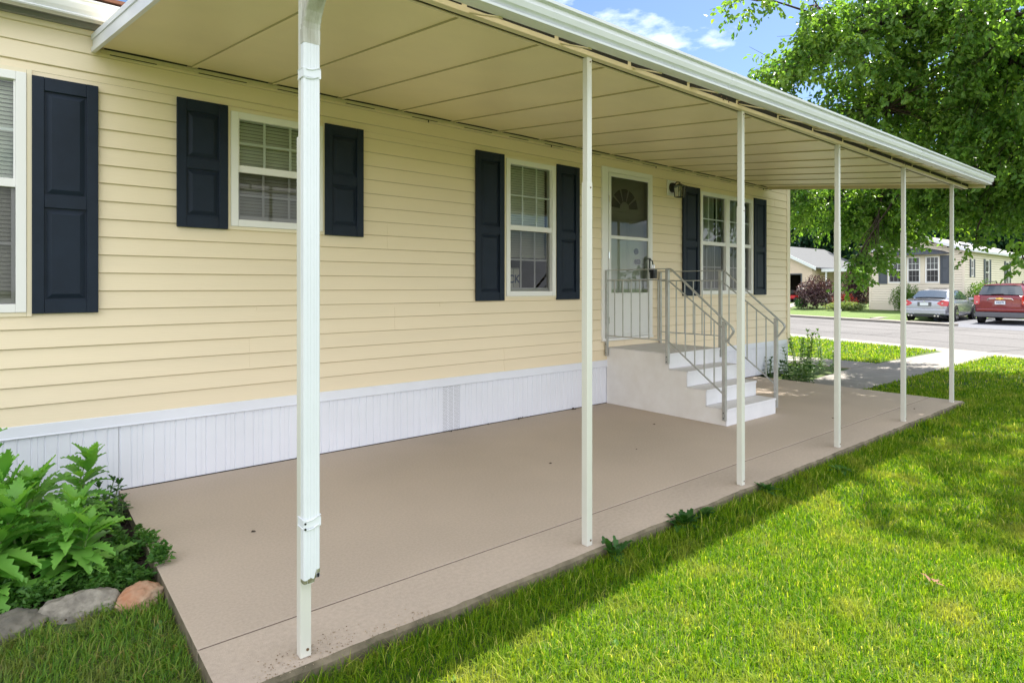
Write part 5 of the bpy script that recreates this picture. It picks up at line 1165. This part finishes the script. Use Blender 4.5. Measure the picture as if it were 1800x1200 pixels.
# ------------------------------------------------------------------ cars (rear towards the camera, nose towards +X)
def car(name, loc, P, paint, label):
    e = empty(name, loc, label=label, cat='car', group=None); X, Y, Z = loc; hw = P['hw']
    def ring(x, w, zb, zs, zt, tuck=0.06, n=0):
        # half section going round: bottom, sill, shoulder, deck; mirrored
        pts = [(0, zb), (w * 0.80, zb), (w - 0.03, zb + 0.06), (w, zb + 0.20), (w, zs - 0.08), (w - 0.035, zs), (w - tuck - 0.06, zt), (w * 0.5, zt + 0.012), (0, zt + 0.018)]
        return [(X + x, Y - a, Z + z) for a, z in pts] + [(X + x, Y + a, Z + z) for a, z in pts[-2:0:-1]]
    mb = MB(); mb.loft([ring(*r) for r in P['body']]); body = mb.build('body', paint, e, smooth=True, subsurf=1)
    # wheel arches: dark discs let into the flanks, then wheels
    for wx in P['wheels']:
        for sg in (-1, 1):
            m_ = MB(); yy = Y + sg * (hw - 0.012); m_.disc((X + wx, yy, Z + P['wr'] + 0.02), (0, sg, 0), P['wr'] + 0.055, 0.016, 28); m_.build('wheel_arch', 'trim_dark', e)
            m_ = MB(); c0 = Vector((X + wx, Y + sg * (hw - 0.19), Z + P['wr'])); ax = Vector((0, sg, 0))
            m_.tube([c0, c0 + ax * 0.02, c0 + ax * 0.19, c0 + ax * 0.215], [P['wr'] - 0.02, P['wr'], P['wr'], P['wr'] - 0.03], 30); w_ = m_.build('wheel', 'tyre', e)
            m_ = MB(); c1 = c0 + ax * 0.2155; m_.disc(c1, ax, P['wr'] * 0.66, 0.004, 24)
            w_r = m_.build('rim', 'trim_grey', w_)
            m_ = MB()
            for s in range(5):
                a = s * 2 * math.pi / 5 + 0.3; q = c1 + ax * 0.008; m_.rbar(q, q + Vector((math.cos(a), 0, math.sin(a))) * P['wr'] * 0.64, 0.02, 0.07, up=(0, sg, 0) if False else (math.sin(a), 0, -math.cos(a)))
            m_.build('spokes', 'chrome', w_)
    # greenhouse
    def gring(x, w0, z0, w1, z1):
        pts = [(0, z0), (w0, z0), (w0 * 0.5 + w1 * 0.5 + 0.012, (z0 + z1) / 2), (w1, z1 - 0.05), (w1 - 0.07, z1 - 0.006), (0, z1 + 0.012)]
        return [(X + x, Y - a, Z + z) for a, z in pts] + [(X + x, Y + a, Z + z) for a, z in pts[-2:0:-1]]
    mb = MB(); mb.loft([gring(*g) for g in P['cabin']]); mb.build('cabin', paint, e, smooth=True, subsurf=1)
    # glass: rear screen and side windows as curved slabs proud of the cabin
    def slab(name, quad, m, t=0.012, sub=True):
        m_ = MB(); a, b, c, d = [Vector(q) for q in quad]; n = (b - a).cross(d - a).normalized(); nu, nv = 6, 4; vs = []; fs = []
        for k_ in (0, 1):
            for j in range(nv + 1):
                for i in range(nu + 1):
                    u, v = i / nu, j / nv; p = (a * (1 - u) + b * u) * (1 - v) + (d * (1 - u) + c * u) * v; bow = 0.035 * (1 - (2 * u - 1) ** 2) if sub else 0; vs.append(p + n * (bow + k_ * t))
        N1 = (nu + 1) * (nv + 1)
        for k_ in (0, 1):
            for j in range(nv):
                for i in range(nu): q = k_ * N1 + j * (nu + 1) + i; fs.append((q, q + 1, q + nu + 2, q + nu + 1))
        edge = [i for i in range(nu + 1)] + [(j + 1) * (nu + 1) - 1 for j in range(1, nv + 1)] + [nv * (nu + 1) + i for i in range(nu - 1, -1, -1)] + [j * (nu + 1) for j in range(nv - 1, 0, -1)]
        for i in range(len(edge)): p_, q_ = edge[i], edge[(i + 1) % len(edge)]; fs.append((p_, q_, q_ + N1, p_ + N1))
        m_.add(vs, fs); return m_.build(name, m, e, smooth=False)
    L_ = lambda pts: [(X + a, Y + b, Z + c) for a, b, c in pts]
    slab('rear_window', L_(P['rear_glass']), 'car_glass')
    for sg in (-1, 1):
        for g in P['side_glass']:
            q = [(a, sg * b, c) for a, b, c in g]; q = q if sg < 0 else q[::-1]; slab('side_window', L_(q), 'car_glass', sub=False)
        m_ = MB(); pts = [(a, sg * b, c) for a, b, c in P['lamp']]; pts2 = [(a + 0.35, b + sg * P.get('lwrap', 0.05), c) for a, b, c in pts]
        m_.add(L_(pts) + L_([(a + 0.06, b, c) for a, b, c in pts]), [tuple(range(len(pts))), tuple(range(2 * len(pts) - 1, len(pts) - 1, -1))] + [(i, (i + 1) % len(pts), len(pts) + (i + 1) % len(pts), len(pts) + i) for i in range(len(pts))]); tl = m_.build('tail_light', 'lamp_red', e, bevel=0.012)
        cz = sum(p[2] for p in pts) / len(pts); cy = sum(p[1] for p in pts) / len(pts); m_ = MB(); m_.disc((X + pts[0][0] - 0.004, Y + cy, Z + cz - P.get('revz', 0.0)), (-1, 0, 0), 0.035, 0.01, 12); m_.build('reverse_lamp', 'lamp_clear', tl)
        m_ = MB(); mx_, my_, mz_ = P['mirror']; m_.loft([[(X + mx_ + a, Y + sg * (my_ + b), Z + mz_ + c) for a, c in ((-0.05, -0.05), (0.07, -0.06), (0.09, 0.05), (-0.04, 0.07))] for b in (0, 0.18)]); m_.build('wing_mirror', paint, e, bevel=0.02)
    return e, L_, slab
SED = dict(hw=0.91, wr=0.325, wheels=(1.02, 3.82), mirror=(3.05, 0.88, 0.98),
    body=[(-0.02, 0.70, 0.36, 0.78, 0.86), (0.0, 0.84, 0.28, 0.84, 0.93), (0.25, 0.90, 0.24, 0.90, 0.985), (0.9, 0.91, 0.20, 0.93, 1.0), (1.7, 0.91, 0.18, 0.94, 0.98), (3.2, 0.91, 0.18, 0.92, 0.95), (4.0, 0.90, 0.20, 0.84, 0.88), (4.6, 0.84, 0.22, 0.70, 0.74), (4.85, 0.66, 0.28, 0.56, 0.60)],
    cabin=[(0.62, 0.60, 0.95, 0.56, 1.00), (0.85, 0.80, 0.90, 0.62, 1.16), (1.35, 0.84, 0.90, 0.60, 1.40), (2.1, 0.85, 0.90, 0.60, 1.465), (2.7, 0.84, 0.90, 0.58, 1.42), (3.35, 0.82, 0.88, 0.56, 1.16), (3.75, 0.74, 0.86, 0.54, 0.93)],
    rear_glass=[(0.62, 0.66, 1.045), (0.62, -0.66, 1.045), (1.16, -0.55, 1.34), (1.16, 0.55, 1.34)],
    side_glass=[[(1.30, -0.80, 1.00), (2.15, -0.815, 1.00), (2.12, -0.675, 1.38), (1.62, -0.672, 1.35)], [(2.20, -0.815, 1.00), (3.25, -0.80, 0.99), (2.72, -0.672, 1.33), (2.18, -0.676, 1.38)]],
    lamp=[(-0.035, 0.47, 0.80), (-0.035, 0.62, 0.70), (-0.02, 0.885, 0.70), (0.03, 0.90, 0.90), (-0.01, 0.70, 0.955), (-0.03, 0.52, 0.87)])
e, L_, slab = car('silver_sedan', (31.2, 4.28, -0.148), SED, 'silver', 'silver grey sedan with its trunk towards the road, parked left of the maroon car')
mb = MB(); mb.box(31.2 + 0.02, 31.2 + 0.16, 4.28 - 0.66, 4.28 + 0.66, 0.835, 0.862); mb.build('spoiler', 'trim_dark', e, bevel=0.01)
mb = MB(); mb.box(31.2 - 0.06, 31.2 + 0.02, 4.28 - 0.26, 4.28 + 0.26, 0.54, 0.72); mb.build('plate_recess', 'trim_grey', e, bevel=0.01)
mb = MB(); mb.box(31.2 - 0.068, 31.2 - 0.060, 4.28 - 0.16, 4.28 + 0.16, 0.565, 0.695); mb.build('licence_plate', 'plate', e); 
mb = MB(); mb.box(31.2 - 0.10, 31.2 + 0.25, 4.28 - 0.82, 4.28 + 0.82, 0.17, 0.42); mb.build('bumper', 'silver', e, bevel=0.05)
mb = MB(); mb.box(31.2 - 0.085, 31.2 + 0.20, 4.28 - 0.62, 4.28 + 0.62, 0.06, 0.166); mb.build('rear_valance', 'trim_dark', e, bevel=0.02)
for y in (4.28 - 0.56, 4.28 - 0.44, 4.28 + 0.44, 4.28 + 0.56): mb = MB(); mb.tube([(31.0, y, 0.12), (31.14, y, 0.12)], 0.038, 14); mb.build('exhaust_tip', 'chrome', e)
mb = MB(); mb.disc((31.2 - 0.035, 4.28, 0.735), (-1, 0, 0), 0.035, 0.008, 14); mb.build('badge', 'chrome', e)
mb = MB(); mb.box(31.2 + 1.75, 31.2 + 2.25, 4.28 - 0.35, 4.28 + 0.35, 1.322, 1.338); mb.build('sunroof', 'trim_dark', e)
SUV = dict(hw=0.90, wr=0.355, wheels=(0.86, 3.72), mirror=(3.15, 0.86, 1.05),
    body=[(-0.02, 0.78, 0.42, 1.04, 1.14), (0.0, 0.86, 0.34, 1.10, 1.18), (0.2, 0.895, 0.28, 1.10, 1.18), (1.0, 0.90, 0.26, 1.08, 1.14), (2.6, 0.90, 0.25, 1.03, 1.08), (3.5, 0.90, 0.26, 0.98, 1.03), (4.3, 0.86, 0.28, 0.86, 0.92), (4.65, 0.72, 0.34, 0.70, 0.76)],
    cabin=[(0.06, 0.80, 1.00, 0.78, 1.08), (0.22, 0.84, 1.0, 0.70, 1.50), (0.42, 0.85, 1.0, 0.66, 1.66), (1.4, 0.86, 1.0, 0.64, 1.705), (2.4, 0.85, 1.0, 0.62, 1.68), (3.1, 0.82, 1.0, 0.60, 1.40), (3.75, 0.76, 0.96, 0.56, 1.06)],
    rear_glass=[(0.05, 0.73, 1.20), (0.05, -0.73, 1.20), (0.27, -0.62, 1.585), (0.27, 0.62, 1.585)],
    side_glass=[[(0.55, -0.83, 1.12), (1.45, -0.845, 1.12), (1.45, -0.71, 1.55), (0.75, -0.71, 1.53)], [(1.52, -0.845, 1.12), (3.15, -0.82, 1.12), (2.62, -0.69, 1.52), (1.52, -0.71, 1.55)]],
    lamp=[(-0.035, 0.69, 0.82), (-0.02, 0.885, 0.80), (0.01, 0.895, 1.17), (-0.015, 0.72, 1.19), (-0.03, 0.67, 1.05)], revz=0.10)
X, Y, Z = 31.2, 1.60, -0.148
e, L_, slab = car('maroon_suv', (X, Y, Z), SUV, 'maroon', 'maroon sport utility car seen from behind at the right edge of the photo')
mb = MB(); mb.box(X - 0.10, X + 0.15, Y - 0.80, Y + 0.80, Z + 0.50, Z + 0.64); mb.build('bumper', 'maroon', e, bevel=0.04)
mb = MB(); mb.box(X - 0.105, X + 0.2, Y - 0.84, Y + 0.84, Z + 0.28, Z + 0.495); mb.build('rear_valance', 'trim_grey', e, bevel=0.04)
mb = MB(); mb.tube([(X - 0.06, Y + 0.42, Z + 1.0), (X - 0.07, Y + 0.36, Z + 1.055), (X - 0.075, Y, Z + 1.065), (X - 0.07, Y - 0.36, Z + 1.055), (X - 0.06, Y - 0.42, Z + 1.0)], 0.02, 8); mb.build('chrome_bar', 'chrome', e)
mb = MB(); mb.add([(X - 0.10, Y + a, Z + 1.055 + b) for a, b in ((-.12, -.028), (-.045, -.028), (-.035, -.045), (.045, -.045), (.035, -.028), (.12, -.028), (.13, .028), (.045, .028), (.035, .045), (-.045, .045), (-.035, .028), (-.11, .028))] + [(X - 0.085, Y + a, Z + 1.055 + b) for a, b in ((-.12, -.028), (-.045, -.028), (-.035, -.045), (.045, -.045), (.035, -.028), (.12, -.028), (.13, .028), (.045, .028), (.035, .045), (-.045, .045), (-.035, .028), (-.11, .028))],
    [tuple(range(12)), tuple(range(23, 11, -1))] + [(i, (i + 1) % 12, 12 + (i + 1) % 12, 12 + i) for i in range(12)]); mb.build('badge', 'gold', e)
mb = MB(); mb.box(X - 0.07, X - 0.04, Y - 0.17, Y + 0.17, Z + 0.82, Z + 0.96); mb.build('licence_plate', 'plate', e)
text('446270', 0.105, (X - 0.072, Y, Z + 0.89), (R(90), 0, R(-90)), 'ink', e, xs=0.8)
mb = MB(); mb.rbar((X - 0.005, Y + 0.30, Z + 1.235), (X + 0.01, Y - 0.10, Z + 1.25), 0.02, 0.02); mb.build('wiper', 'trim_dark', e)
mb = MB()
for s in (-1, 1): mb.tube([(X + 0.55, Y + s * 0.60, Z + 1.68), (X + 0.62, Y + s * 0.60, Z + 1.76), (X + 2.2, Y + s * 0.60, Z + 1.77), (X + 2.3, Y + s * 0.60, Z + 1.70)], 0.022, 8)
mb.build('roof_rail', 'trim_dark', e)
mb = MB(); mb.box(X + 0.20, X + 0.36, Y - 0.60, Y + 0.60, Z + 1.60, Z + 1.635); mb.build('spoiler', 'maroon', e, bevel=0.012)
